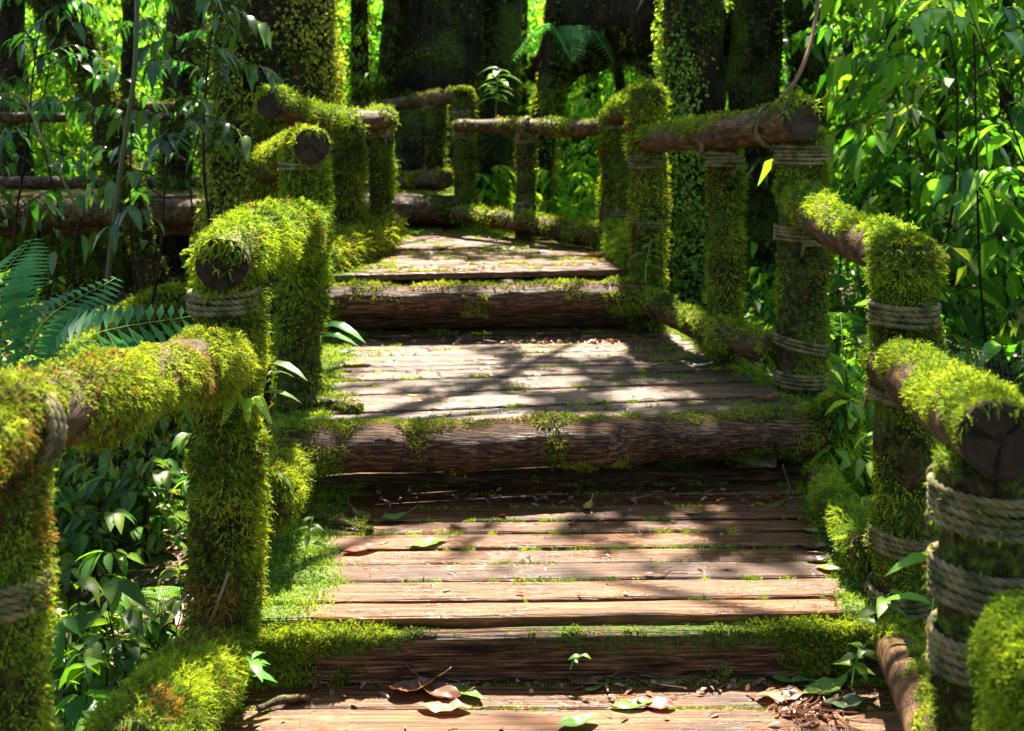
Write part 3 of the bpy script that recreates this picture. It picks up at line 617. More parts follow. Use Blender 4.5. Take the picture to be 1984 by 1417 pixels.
# --- left side
t = thing('railing', (-.81, 1.66, float(gz(-.8, 1.66))), "nearest log railing on the left, shaggy yellow-green moss hanging from its sunlit rail", 'railing', RG)
L0 = P(-60, 850, 1.58); L1 = P(440, 705, 2.72)
logp('top_rail', t, [L0 + (L0 - L1) * .1, L0 * .7 + L1 * .3 + np.array([0, 0, .008]), L0 * .35 + L1 * .65 + np.array([0, 0, .012]), L1 + (L1 - L0) * .01], [.066, .066, .070, .078, .074], 'rail', .008, 101, .1,
     dict(cover=.60, top=.22, dens=1.8, size=1.05, thick=1.5, cols=YM, ww=YW, nsc=5, hang=420, down=.9))
pl = post(t, (2 - CX) * 1.66 / F, 1.66, .2, pz(850, 1.66), .062, 102, .62, (0, 0), ((pz(1130, 1.66), 4, .1),), cols=YM, ww=YW, hang=50, thick=1.2)
lashing(pl, P(25, 835, 1.68), L1 - L0, .066, 3, .008, .05)
logp('bottom_rail', t, [P(445, 1262, 2.85), P(350, 1345, 2.35), P(240, 1480, 1.9)], [.076, .074, .072], 'rail', .01, 103, .4, dict(cover=.9, top=.3, dens=1.5, size=1.0, thick=1.4, cols=MOSS, ww=MW, down=.3))
t = thing('railing', (-.77, 2.77, float(gz(-.77, 2.77))), "second railing on the left, round mossy log end facing out like a face", 'railing', RG)
M0 = P(428, 512, 2.66); M1 = P(600, 445, 4.02)
logp('top_rail', t, [M0, M0 * .6 + M1 * .4 + np.array([0, 0, .035]), M0 * .25 + M1 * .75 + np.array([0, 0, .02]), M1], [.070, .078, .080, .084], 'rail', .008, 104, .2,
     dict(cover=.74, top=.35, dens=1.4, size=1.05, thick=1.3, cols=MOSS, ww=MW, hang=150, down=.8), cut=0)
pl = post(t, (435 - CX) * 2.78 / F, 2.78, .2, pz(555, 2.78), .080, 105, .68, (0, 0), ((pz(582, 2.78), 4, .04),), cols=MOSS, ww=MW, thick=1.4, dens=1.15, hang=90,
          bias=lambda p, nn, u: .14 * nn[:, 0] + .12 * (p[:, 2] < .95))
# moss fringe over the log's face
c0 = np.array(M0); ax = nrm((M0 - M1)[None])[0]; k = 300; an = rng.random(k) * 2 * np.pi; ra = .070 * np.sqrt(rng.random(k))
q = c0 + ax * .012 + np.stack([np.cos(an) * ra, np.zeros(k), np.sin(an) * ra], -1); q = q[(q[:, 2] > c0[2] + .012) | (rng.random(k) < .10)]
g = Geo(); sprigs(g, q, np.tile(ax, (len(q), 1)), .016, .004, .7, .9, 3, BRI, BRW); o = build('moss', g, M['moss'], t, smooth=False); o['kind'] = 'stuff'
logp('bottom_rail', t, [P(520, 968, 3.05), P(545, 905, 3.5), P(570, 850, 3.9)], [.068, .07, .066], 'rail', .01, 106, .4, dict(cover=.9, top=.3, dens=1.2, size=1.0, thick=1.3, cols=MOSS, ww=MW))
t = thing('railing', (-.83, 4.1, float(gz(-.83, 4.1))), "third railing on the left, half-round sawn end over a shaggy leaning post", 'railing', RG)
N0 = P(604, 282, 4.0); N1 = P(520, 322, 5.3)
logp('top_rail', t, [N0, N0 * .5 + N1 * .5, N1], [.072, .080, .088], 'rail', .008, 107, .0, dict(cover=.48, top=.8, dens=1.3, size=.95, cols=BRI, ww=BRW, bias=lambda p, nn, u: -.15 * nn[:, 0]), cut=0)
post(t, (588 - CX) * 4.12 / F, 4.12, .7, pz(298, 4.12), .082, 108, .72, (.02, 0), ((pz(322, 4.12), 2, .03),), cols=MOSS, ww=MW, thick=1.3, hang=80, bias=lambda p, nn, u: .12 * nn[:, 0])
logp('bottom_rail', t, [P(575, 765, 4.3), P(560, 690, 4.9), P(560, 640, 5.3)], .06, 'rail', .01, 109, .4, dict(cover=.9, top=.3, dens=1.0, size=1.0, cols=MOSS, ww=MW))
t = thing('railing', (-1.1, 5.7, float(gz(-1.1, 5.7))), "fourth railing on the left against the big tree, three posts under a curved mossy rail", 'railing', RG)
Q = [P(524, 200, 5.25), P(585, 224, 5.5), P(660, 236, 5.85), P(752, 232, 6.3)]
o, (G, N, path, tg, rr) = logp('top_rail', t, Q, [.080, .072, .062, .062], 'rail', .009, 110, .1, dict(cover=.66, top=.6, dens=1.3, size=.9, thick=1.2, cols=BRI, ww=BRW, bias=lambda p, nn, u: -.35 * (u > .72) * (u < .9)), cut=0)
post(t, (527 - CX) * 5.4 / F, 5.4, .8, pz(212, 5.4), .085, 111, .8, (0, 0), cols=MOSS, ww=MW)
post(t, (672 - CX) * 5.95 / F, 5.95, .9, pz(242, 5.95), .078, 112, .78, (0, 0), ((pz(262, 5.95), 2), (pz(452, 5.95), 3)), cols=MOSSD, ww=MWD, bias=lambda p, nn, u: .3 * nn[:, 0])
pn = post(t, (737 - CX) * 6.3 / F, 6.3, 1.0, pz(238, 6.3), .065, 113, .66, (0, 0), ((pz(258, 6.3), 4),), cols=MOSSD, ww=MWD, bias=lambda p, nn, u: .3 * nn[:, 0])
lashing(pn, P(744, 232, 6.28), Q[3] - Q[2], .064, 3, .009, .1)
logp('bottom_rail', t, [P(620, 505, 5.35), P(680, 478, 5.8), P(760, 440, 6.4)], [.075, .08, .075], 'rail', .012, 114, .5, dict(cover=.92, top=.3, dens=1.1, size=1.0, thick=1.6, cols=MOSS, ww=MW))
# ---------------------------------------------------------------- trees
GREEN = np.array([(.10, .24, .02), (.06, .17, .015), (.16, .30, .025), (.035, .10, .012)])
LIME = np.array([(.17, .33, .03), (.10, .25, .02), (.25, .36, .04), (.055, .15, .015)])
DARK = np.array([(.03, .10, .015), (.02, .065, .012), (.05, .14, .018), (.08, .17, .03)])
# openings cut in the unseen crowns to aim sun patches (a point and a radius)
SPOTS = [(P(120, 600, 7), 1.1), (P(250, 620, 6.2), .8), (P(40, 520, 7.5), 1.1), (P(1650, 700, 5), .5), (P(1650, 850, 4.3), .4), (P(1850, 600, 5.5), .6), (P(1900, 720, 4.8), .6),
         (P(1050, 350, 9), .8), (P(950, 380, 8.3), .5), (P(1130, 380, 9), .8),
         (P(150, 1000, 3.7), .40), (P(250, 1120, 3.6), .35), (P(120, 1250, 3.0), .14), (P(60, 900, 4.2), .35), (P(330, 1000, 4.0), .25),
         (on(800, 1130, Z1), .11), (on(1150, 1150, Z1), .13), (on(1400, 1130, Z1), .09), (on(1000, 1040, Z1), .10), (on(1300, 1050, Z1), .10), (on(1300, 700, Z2), .12), (on(950, 790, Z2), .14), (on(1250, 770, Z2), .12), (on(850, 650, Z2), .14), (on(1000, 1370, Z0), .25), (on(1300, 1370, Z0), .25),
         (on(620, 1385, Z0), .26), (on(700, 1195, Z1), .22), (on(560, 1150, Z1), .25), (on(900, 1190, Z1), .16), (on(1080, 1110, Z1), .16), (on(760, 1060, Z1), .14), (on(1480, 1170, Z1), .14), (on(1650, 1190, Z1), .15),
         (on(1060, 1000, Z1), .10), (on(1120, 660, Z2), .30), (on(1240, 640, Z2), .22), (on(820, 705, Z2), .26), (on(1050, 735, Z2), .14), (on(720, 790, Z2), .16), (on(660, 680, Z2), .15),
         (on(800, 522, Z3), .30), (on(1000, 522, Z3), .26), (on(1160, 515, Z3), .22), (on(860, 468, Z3), .34), (on(1050, 475, Z3), .22), (on(660, 520, Z3), .2),
         (P(370, 700, 2.5), .17), (P(240, 730, 2.2), .16), (P(110, 780, 1.9), .16), (P(20, 830, 1.7), .10), (P(460, 440, 3.0), .16), (P(560, 420, 3.7), .16), (P(490, 620, 2.75), .10), (P(500, 1000, 2.8), .12), (P(500, 1100, 2.8), .12),
         (P(530, 265, 4.8), .16), (P(640, 215, 5.8), .20), (P(740, 220, 6.2), .14), (P(700, 480, 5.9), .2), (P(1750, 690, 2.8), .14), (P(1880, 790, 1.8), .12), (P(1640, 440, 3.5), .17), (P(1760, 500, 2.85), .14),
         (P(1400, 245, 4.8), .18), (P(1520, 205, 4.2), .12), (P(1230, 190, 5.8), .16), (P(1300, 600, 5.1), .16), (P(1440, 650, 4.5), .14), (P(1650, 1000, 3.3), .16), (P(1800, 1300, 2.5), .14), (P(1950, 1280, 1.9), .22),
         (P(1100, 245, 6.8), .2), (P(950, 240, 7.3), .2), (P(1100, 450, 6.6), .22), (P(600, 120, 6.3), .32), (P(480, 60, 6.2), .25), (P(420, 400, 6.2), .3), (P(1310, 150, 7.0), .3), (P(1310, 350, 7.0), .3),
         (P(330, 1230, 3.55), .20), (P(280, 920, 4.5), .2), (P(600, 640, 5.2), .15), (P(300, 1380, 2.4), .18), (P(180, 1050, 3.8), .2), (P(120, 1000, 3.6), .15), (P(100, 550, 8), .8), (P(250, 640, 7), .6), (P(60, 470, 9), .9), (P(300, 500, 9), .6),
         (P(430, 1270, 2.8), .15)]
SQ = np.array([s[0] for s in SPOTS]); SR = np.array([s[1] for s in SPOTS])
def open_to_sun(p):
    keep = np.ones(len(p), bool)
    for q, r in zip(SQ, SR):
        v = p - q; al = v @ SD; dd = np.linalg.norm(v - al[:, None] * SD, axis=1)
        keep &= ~((dd < 1.3 * r * (1 + .35 * (fbm(p * 1.7, 5) - .5) * 2)) & (al > 1.5))
    return keep
def crown(t, c, rx, ry, rz, ncl, nleaf, colr, L=.13, cull=True):
    cc = np.array(c) + nrm(rng.normal(size=(ncl, 3))) * (rng.random((ncl, 1)) ** .4) * np.array([rx, ry, rz])
    p = np.repeat(cc, nleaf, 0) + rng.normal(size=(ncl * nleaf, 3)) * np.array([.32, .32, .18])
    if cull: p = p[open_to_sun(p)]
    p = p[p[:, 2] > CZ + .135 * p[:, 1] + .15]
    n = len(p); col_ = palette(n, colr)
    D_ = nrm(rng.normal(size=(n, 3)) * np.array([1, 1, .4]) + np.array([0, 0, -.3])); U = nrm(rng.normal(size=(n, 3)) * .5 + np.array([0, 0, 1]))
    g = Geo(); leaves(g, p, D_, U, L * (.7 + .6 * rng.random(n)), L * .42 * (.7 + .5 * rng.random(n)), col_, hi=False)
    o = build('crown', g, M['crown'], t, smooth=False); return o
def trunk(name, label, pts, r, cat='tree', seed=0, cover=.7, cols=None, ww=None, dens=.6, size=1.3, crownspec=None, group=None, amp=.03, leafy_=0, leafcols=None, side=0, flare=None, hang=0, ns_=None):
    pts = np.asarray(pts, float); base = pts[0]
    t = thing(name, (base[0], base[1], base[2]), label, cat, group)
    ln = np.linalg.norm(np.diff(pts, axis=0), axis=1).sum()
    G, N, path, tg, rr = tube(pts, r, int(min(120, ln / .05)), 40, amp, 4 if amp > .02 else 7, seed)
    if flare is not None:                                  # buttressed foot
        h = path[:, 2] - path[0, 2]; f = np.exp(-h / flare)[:, None]; th = np.arange(40) / 40 * 2 * np.pi
        G = G + N * (f * (.16 + .14 * np.cos(5 * th + seed)[None]))[..., None] * 1.0
    q = G.reshape(-1, 3); gm = .2 + (fbm(q * 3, seed + 3) - .5) * .9
    C = np.stack([.45 - gm * .5, .45 + gm * .5, np.full(len(q), .45)], -1)
    g = Geo(); add_tube(g, G, C); o = build('trunk', g, M['trunk'], t)
    vis = path[:, 2] < CZ + .16 * path[:, 1] + .4
    if vis.sum() > 3:
        e = int(np.where(vis)[0].max()) + 1
        mosscoat(o, G[:e], N[:e], path[:e], rr[:e], cover=cover, top=.1, dens=dens, size=size, seed=seed, cols=cols, ww=ww, nsc=3, hang=hang, bias=lambda p, nn, u: side * nn[:, 0] + .06)
        if leafy_:                                         # small creeping leaves on the bark
            n = int(leafy_); p, nn, u = scat(G[:e], N[:e], n)
            m = fbm(p * 3.2, seed + 15); k = m + side * .35 * nn[:, 0] > .46 + rng.normal(0, .05, n); p, nn = p[k], nn[k]; n = len(p)
            d = nrm(rng.normal(size=(n, 3)) * .7 + np.array([0, 0, -.5]) + nn * .5); s = .027 * (.5 + .9 * rng.random(n))
            g = Geo(); leaves(g, p + nn * (.02 + .05 * rng.random((n, 1))), d, nrm(nn + rng.normal(size=(n, 3)) * .35 + np.array([0, 0, .4])), s, s * .75, palette(n, leafcols), .15, .2, False)
            build('ivy', g, M['leaf'], o, smooth=False)['kind'] = 'stuff'
    if crownspec: 
        for cs in (crownspec,): crown(t, *cs)
        c = np.array(crownspec[0]); top = path[-1]
        g = Geo()
        for k in range(7):
            e = c + nrm(rng.normal(size=3)[None])[0] * np.array(crownspec[1:4]) * .8; e[2] = max(e[2], top[2] - .5)
            GG, *_ = tube([top - np.array([0, 0, .4]), (top + e) / 2 + rng.normal(0, .25, 3), e], [.09, .05, .015], 16, 7, .004, 5, k); add_tube(g, GG)
        build('limbs', g, M['trunk'], t)
    return t
gzp = lambda x, y, dz=-.15: np.array([x, y, float(gz(x, y)) + dz])
def tk(px0, d0, px1, pyt, d1, up=6.5, dx=0, base_px=None):
    """trunk axis through the frame: foot at (px0, depth d0), leaving the frame top at px1; goes on up."""
    b = gzp((px0 - CX) * d0 / F, d0); m = P(px1, pyt, d1); dirv = (m - b) / (m[2] - b[2]); top = b + dirv * up
    top[0] = m[0] + (top[0] - m[0]) * .5
    return [b, b * .5 + m * .5 + np.array([dx, 0, 0]), m, top]
IVY = [(.42, .46, .04), (.46, .40, .05), (.24, .32, .03), (.09, .14, .015)]  # lightened to stand in for sun on the trunk's unlit front
trunk('tree', "huge trunk clad in small yellow-green leaves, rising behind the far left posts", tk(520, 6.6, 532, 0, 6.6, 7), [.43, .39, .37, .3], seed=201, cover=.62, cols=IVY, ww=[.3, .2, .3, .2], dens=.5, size=1.2,
      crownspec=((-1.2, 8.2, 7.6), 3.6, 3.8, 1.2, 210, 50, GREEN), amp=.05, leafy_=36000, leafcols=IVY, flare=.45)
trunk('tree', "trunk with bright pale creeper leaves on its left side, behind the third right railing", tk(1345, 7.3, 1345, 0, 7.3, 7.2), [.25, .23, .21, .18], seed=202, cover=.6, cols=MOSS, ww=MW, dens=.6,
      crownspec=((2.4, 9.5, 8.4), 2.6, 2.6, 1.0, 130, 50, GREEN), amp=.03, leafy_=15000, leafcols=[(.34, .42, .06), (.24, .34, .04), (.12, .20, .02)], side=-.55, hang=200)
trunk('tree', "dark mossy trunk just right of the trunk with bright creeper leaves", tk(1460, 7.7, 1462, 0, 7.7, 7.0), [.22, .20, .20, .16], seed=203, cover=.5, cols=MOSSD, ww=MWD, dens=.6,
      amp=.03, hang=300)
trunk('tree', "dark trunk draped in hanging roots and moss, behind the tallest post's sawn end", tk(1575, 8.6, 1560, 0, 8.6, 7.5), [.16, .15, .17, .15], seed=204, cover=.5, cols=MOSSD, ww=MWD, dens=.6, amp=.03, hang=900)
trunk('tree', "slim mossy trunk nearest to the right edge of the huge ivy-clad trunk", tk(702, 10.2, 696, 0, 10.2, 7.5), [.10, .09, .085, .07], seed=205, cover=.66, cols=MOSS, ww=MW, side=.3,
      crownspec=((-1.0, 13, 9.0), 3.4, 2.4, 1.3, 120, 45, GREEN), amp=.02, hang=60)
trunk('tree', "slanting mossy trunk between the slim trunk and the massive black root mass", tk(722, 9.8, 760, 0, 10.4, 7.5), [.11, .10, .095, .07], seed=206, cover=.6, cols=MOSSD, ww=MWD, side=.3, amp=.02, hang=60)
trunk('tree', "massive black trunk of tangled roots at the head of the path", tk(815, 10.0, 850, 0, 10.8, 8), [.56, .50, .50, .40], seed=207, cover=.40, cols=MOSSD, ww=MWD,
      crownspec=((1.2, 15.5, 9.4), 3.4, 1.8, 1.3, 130, 45, GREEN), amp=.09, flare=.5, hang=500)
trunk('tree', "narrow dark trunk right beside the massive black root mass", tk(925, 10.6, 968, 0, 10.9, 7.5), [.30, .26, .24, .18], seed=208, cover=.5, cols=MOSSD, ww=MWD, amp=.03, hang=120)
trunk('tree', "mossy trunk leaning right, above the level far railing", tk(1020, 9.0, 1082, 0, 9.4, 7.5), [.14, .12, .115, .10], seed=209, cover=.62, cols=MOSS, ww=MW, side=.3, amp=.02, hang=120)
# a great bough crossing above the far bend, with hanging roots
b = [P(1060, 150, 10.2), P(1130, 70, 9.6), P(1200, 25, 9.0), P(1300, 30, 8.2), P(1420, 70, 7.8)]
t = thing('fallen_tree', gzp(b[0][0], b[0][1]), "fallen black bough with hanging roots caught between trunks above the far bend", 'fallen tree')
o, (G, N, path, tg, rr) = logp('trunk', t, b, [.20, .34, .42, .38, .25], 'trunk', .12, 210, .0, dict(cover=.45, top=.4, dens=.4, size=1.3, cols=MOSSD, ww=MWD, hang=700))
for pts in ([P(1150, 60, 9.4), P(1180, 110, 9.2), P(1240, 125, 9.0), P(1300, 170, 8.6)], [P(1120, 60, 9.5), P(1095, 130, 9.5), P(1085, 200, 9.4)], [P(1180, 40, 9.2), P(1200, 150, 9.1), P(1195, 260, 9.0)]):
    logp('branch', t, pts, [.06, .045, .02], 'trunk', .012, 211, .1, dict(cover=.5, top=.4, dens=.8, size=1.2, cols=MOSSD, ww=MWD, hang=120))
# left leaning limb and trunks
t_ = [P(330, 640, 6.4), P(290, 520, 6.3), P(215, 260, 6.2), P(165, 120, 6.1), P(85, -20, 6.0), P(20, -200, 6.0)]
t_[0] = gzp(*t_[0][:2])
trunk('tree', "dark twisted leaning tree among the glossy leaves, crossing the far left rails", t_, [.085, .08, .085, .10, .11, .09], seed=212, cover=.5, cols=MOSSD, ww=MWD, amp=.03, dens=.9, hang=260,
      crownspec=((-3.4, 5.4, 5.8), 2.4, 2.4, .9, 170, 45, GREEN))
trunk('tree', "short dark trunk in the gap left of the huge ivy-clad trunk", tk(330, 8.3, 350, 0, 8.6, 6.5), [.14, .12, .11, .1], seed=213, cover=.5, cols=MOSSD, ww=MWD, amp=.03, hang=160, crownspec=((-3.2, 11.3, 6.4), 2.6, .9, .7, 120, 50, GREEN, .13, False))  # crown added out of view to shade the raised walkway
trunk('tree', "black trunk by the left picture edge behind the pole railing", tk(40, 9.2, 20, 0, 9.4, 6.5), [.15, .13, .13, .1], seed=214, cover=.5, cols=MOSSD, ww=MWD, amp=.03, crownspec=((-5.5, 9.5, 7.5), 2.6, 2.8, 1.2, 110, 45, GREEN), hang=120)
for i, (a, b_, c_, d, r, lb) in enumerate([
        (1700, 1728, .0, 7.6, .038, "reddish slim sapling trunk standing in the bright thicket, nearest to the tallest post"),
        (1770, 1838, .0, 7.0, .032, "thin dark curving stem in the right thicket, crossing its middle"),
        (1850, 1830, .0, 8.4, .075, "straight black trunk in the right thicket behind the curving stem"),
        (1935, 1950, .0, 8.8, .06, "slim dark trunk of the right thicket nearest to the picture's right edge"),
        (1650, 1640, .0, 10.5, .06, "faint slim trunk deep in the thicket just right of the root-draped trunk")]):
    trunk('sapling_tree', lb, tk(a, d, b_, 0, d, 6.0, .03), [r * 1.1, r, r * .9, r * .6], seed=220 + i, cover=.4, cols=MOSSD, ww=MWD, amp=.01, dens=.5, group='slim trunks of the right thicket')
for i, (a, b_, d, r) in enumerate([(230, 250, 10.5, .07), (120, 150, 11.5, .09), (400, 385, 9.6, .06), (1130, 1150, 12.5, .08), (1255, 1240, 11.5, .07), (990, 1010, 13, .1), (1740, 1760, 12.5, .1), (1890, 1900, 13, .09)]):
    trunk('tree', "dim mossy trunk of the forest behind, half hidden by leaves", tk(a, d, b_, 0, d, 7.0, .03), [r * 1.1, r, r * .9, r * .6], seed=230 + i, cover=.5, cols=MOSSD, ww=MWD, amp=.02, dens=.4, group='half-hidden trunks far behind')
# unseen tree added on the right, its crown shading the deck
trunk('tree', "unseen tall tree added outside on the right, its crown shading the steps", [gzp(4.2, 5.0), (4.2, 5.0, 3), (4.0, 5.1, 7.2)], [.2, .17, .13], seed=241, cover=.5, cols=MOSSD, ww=MWD, dens=.2,
      crownspec=((1.9, 5.6, 7.0), 2.2, 2.4, .9, 150, 50, GREEN))

# ---------------------------------------------------------------- saplings, herbs, ferns
def stem_path(h, lean, wob): 
    n = 6; t = np.linspace(0, 1, n)[:, None]; a = rng.random() * 6.28
    return np.array([math.cos(a), math.sin(a), 0]) * lean * h * t ** 1.5 + np.array([0, 0, h]) * t + np.cumsum(rng.normal(0, wob, (n, 3)) * np.array([1, 1, 0]), 0)
def stemgeo(g, pts, r, c=(.4, .4, .4), ns=5, nl=12): GG, *_ = tube(pts, r, nl, ns, 0); add_tube(g, GG, c)
def leaves_on(gl, br, k, L, W, cols, droop, hi, out=None):
    br = np.asarray(br); u = (.15 + .85 * (np.arange(k) + rng.random(k) * .6) / k) * (len(br) - 1); u = np.minimum(u, len(br) - 1.001)
    i = u.astype(int); f = (u - i)[:, None]; p = br[i] * (1 - f) + br[i + 1] * f; tg = nrm(br[i + 1] - br[i])
    sd = nrm(np.cross(tg, [0, 0, 1.0]) + 1e-6); s = np.where(np.arange(k) % 2, 1, -1)[:, None]
    D_ = nrm(tg * .7 + sd * s * .9 + rng.normal(0, .25, (k, 3)) + np.array([0, 0, -.35 * droop]))
    U = nrm(np.array([0, 0, 1.0]) + rng.normal(0, .35, (k, 3)))
    ll = L * (.65 + .5 * rng.random(k)); leaves(gl, p, D_, U, ll, ll * W, palette(k, cols, None, .2), .2 + .2 * rng.random(k), droop, hi)
def make_sapling(name, label, cat, h, nb, bl, k, L, W, cols, lmat, droop=.5, hi=False, r=.012, low=.12, group=None, hidden=(0, 0, -50)):
    t = thing(name, (0, 0, 0), label, cat, group); gs = Geo(); gl = Geo()
    sp = catmull(stem_path(h, .12, .03 * h), 30); stemgeo(gs, sp[::3], [r, r * .7, r * .25], ns=6, nl=24)
    for b in range(nb):
        u = low + (1 - low) * (b + rng.random()) / nb; i = int(u * 29); a = rng.random() * 6.28; l_ = bl * (1.25 - .7 * u) * (.7 + .6 * rng.random())
        d = np.array([math.cos(a), math.sin(a), .45 - .2 * rng.random()]); e = sp[i] + d * l_
        pts = catmull([sp[i], sp[i] + d * l_ * .5 + [0, 0, .05 * l_], e + [0, 0, -.28 * l_ * (droop + .3)]], 9)
        stemgeo(gs, pts, [r * .4, r * .15], ns=4, nl=7); leaves_on(gl, pts, k, L, W, cols, droop, hi)
        if not hi and bl > .3:
            for _ in range(2):
                j = rng.integers(3, 8); a2 = a + rng.choice([-1, 1]) * (.5 + .5 * rng.random()); q = pts[j]; e2 = q + np.array([math.cos(a2), math.sin(a2), .1]) * l_ * .45
                p2_ = catmull([q, (q + e2) / 2 + [0, 0, .03], e2 + [0, 0, -.1 * l_]], 7); stemgeo(gs, p2_, r * .15, ns=3, nl=5); leaves_on(gl, p2_, max(4, k // 2), L * .9, W, cols, droop, hi)
    build('stem', gs, M['bark'], t); build('foliage', gl, M[lmat], t, smooth=hi)
    return t
def make_fern(label, nf, L, cols, arch=.8, group=None, lw=.2, hi=True, name='fern', az=None):
    t = thing(name, (0, 0, 0), label, 'fern', group); gs = Geo(); gl = Geo()
    for f in range(nf):
        a = (f + rng.random() * .7) / nf * 6.28 if az is None else az[0] + (az[1] - az[0]) * (f + .5) / nf; l_ = L * (.75 + .4 * rng.random()); up = .75 + .4 * rng.random()
        d = np.array([math.cos(a), math.sin(a), 0]); pts = catmull([(0, 0, 0), d * l_ * .4 + [0, 0, l_ * .5 * up], d * l_ * .95 + [0, 0, l_ * (.45 * up - .3 * arch)]], 24)
        stemgeo(gs, pts, [.003, .001], (.35, .5, .2), ns=4, nl=12)
        k = 24; u = np.linspace(.12, .99, k) * 23; i = np.minimum(u.astype(int), 22); p = pts[i] + (pts[i + 1] - pts[i]) * (u - i)[:, None]; tg = nrm(pts[i + 1] - pts[i]); sd = nrm(np.cross(tg, [0, 0, 1.0]))
        pr = np.sin(np.linspace(.25, 3.0, k)) ** .7 * l_ * lw; U = nrm(np.cross(sd, tg)); c = palette(k, cols, None, .12)
        for s in (-1, 1):
            Dp = nrm(tg * .35 + sd * s); 
            if hi:                                         # pinnules along each pinna
                K = 8
                for q in range(K):
                    tt = (q + .5) / K; b = p + Dp * (pr * tt)[:, None] - U * (pr * tt * tt * .2)[:, None]; w_ = pr * .17 * (1.1 - tt * .8)
                    for s2 in (-1, 1): leaves(gl, b, nrm(Dp * .5 + tg * s2), U, w_, w_ * .55, c, .1, .1, False)
                leaves(gl, p, Dp, U, pr, pr * .07, c, .1, .2, False)
            else: leaves(gl, p, Dp, U, pr, pr * .2 + .006, c, .15, .3, False)
    build('stem', gs, M['leaf'], t); build('fronds', gl, M['leaf'], t, smooth=False)
    return t
def put(proto, spots, labels=None, first=True):
    """place a thing and its copies: (x, y, z, turn, scale)."""
    for i, (x, y, z, rz, sc) in enumerate(spots):
        lb = labels[i] if labels else None
        if i == 0 and first:
            proto.location = (x, y, z); proto.rotation_euler = (0, 0, rz); proto.scale = (sc,) * 3
            if lb: proto['label'] = lb
        else: copy_tree(proto, (x, y, z), rz, sc, lb)
def scatter(n, pxr, pyr, dr, near=0.9):
    """ground spots whose picture position falls in a window (just the part of the forest floor one sees)."""
    out = []
    while len(out) < n:
        d = dr[0] + (dr[1] - dr[0]) * rng.random() ** near; x = (pxr[0] + (pxr[1] - pxr[0]) * rng.random() - CX) * d / F
        if -.95 - .02 * d < x < 1.22 and d < 7.9: continue
        if x < -.3 and 7.4 < d < 9.1: continue
        if (x + 1.5) ** 2 + (d - 6.6) ** 2 < .45: continue
        out.append((x, d, float(gz(x, d)) - .02, rng.random() * 6.28, .7 + .6 * rng.random()))
    return out
G1 = 'green saplings of the bright thicket on the right'; LB1 = "leafy green sapling of the bright thicket behind the right-hand railings"
sp = scatter(56, (1560, 2300), 0, (5.2, 13))
sp = [s for s in sp if s[0] > 1.9 or s[1] > 8.6]
pr = [make_sapling('sapling', LB1, 'sapling', 3.2 + .5 * i, 22, .70, 9, .105 + .035 * (i % 3), .46, (LIME * .85, GREEN * .7, GREEN, LIME * .6, GREEN * .55)[i], 'far', .6, False, .007, .05, G1) for i in range(5)]
for i in range(5): put(pr[i], sp[i::5])
G10 = 'glossy saplings close behind the right railings'; LB10 = "broad-leaved glossy sapling close behind the nearest right-hand railings"
pr = [make_sapling('sapling', LB10, 'sapling', 2.2 + .4 * i, 14, .55, 8, .15, .44, GREEN, 'gloss', .7, True, .009, .15, G10) for i in range(3)]
sp = [(x, y, float(gz(x, y)), rng.random() * 6.28, .8 + .35 * rng.random()) for x, y in ((2.75, 5.4), (3.2, 5.6), (2.6, 6.9), (3.2, 6.9), (2.75, 4.3), (3.6, 6.0), (2.0, 7.6), (2.7, 7.9))]
for i in range(3): put(pr[i], sp[i::3])
G2 = 'saplings in the sunlit gap beyond the far bend'; LB2 = "slender sunlit sapling in the gap beyond the far bend railing"
sp = [(x, y, z, r, s) for x, y, z, r, s in scatter(38, (1050, 1420), 0, (11, 15))]
pr = [make_sapling('sapling', LB2, 'sapling', 2.0 + .5 * i, 20, .6, 12, .10, .42, LIME, 'far', .5, False, .007, .05, G2) for i in range(3)]
for i in range(3): put(pr[i], sp[i::3])
G3 = 'saplings behind the far left rails'; LB3 = "green sapling standing in the shade behind the far left pole railing"
sp = [s for s in scatter(56, (-260, 640), 0, (9.2, 14))]
pr = [make_sapling('sapling', LB3, 'sapling', 2.6 + .5 * i, 24, .7, 12, .11, .42, LIME if i < 2 else GREEN, 'far', .6, False, .008, .05, G3) for i in range(3)]
for i in range(3): put(pr[i], sp[i::3])
G4 = 'glossy dark-leaved shrubs left of the huge trunk'; LB4 = "shrub with drooping glossy dark leaves left of the huge ivy-clad trunk"
pr = [make_sapling('shrub', LB4, 'shrub', 2.1 + .35 * i, 15, .50, 8, .095, .46, DARK, 'gloss', .8, True, .009, .42, G4) for i in range(4)]
sp = [(-1.75, 4.7), (-2.45, 5.0), (-1.95, 5.6), (-2.35, 6.2), (-3.1, 6.3), (-2.0, 6.9), (-2.6, 7.1), (-3.4, 7.0), (-2.9, 5.5), (-2.75, 4.4), (-1.55, 5.2)]
sp = [(x, y, float(gz(x, y)) - .02, rng.random() * 6.28, .8 + .35 * rng.random()) for x, y in sp]
for i in range(4): put(pr[i], sp[i::4])
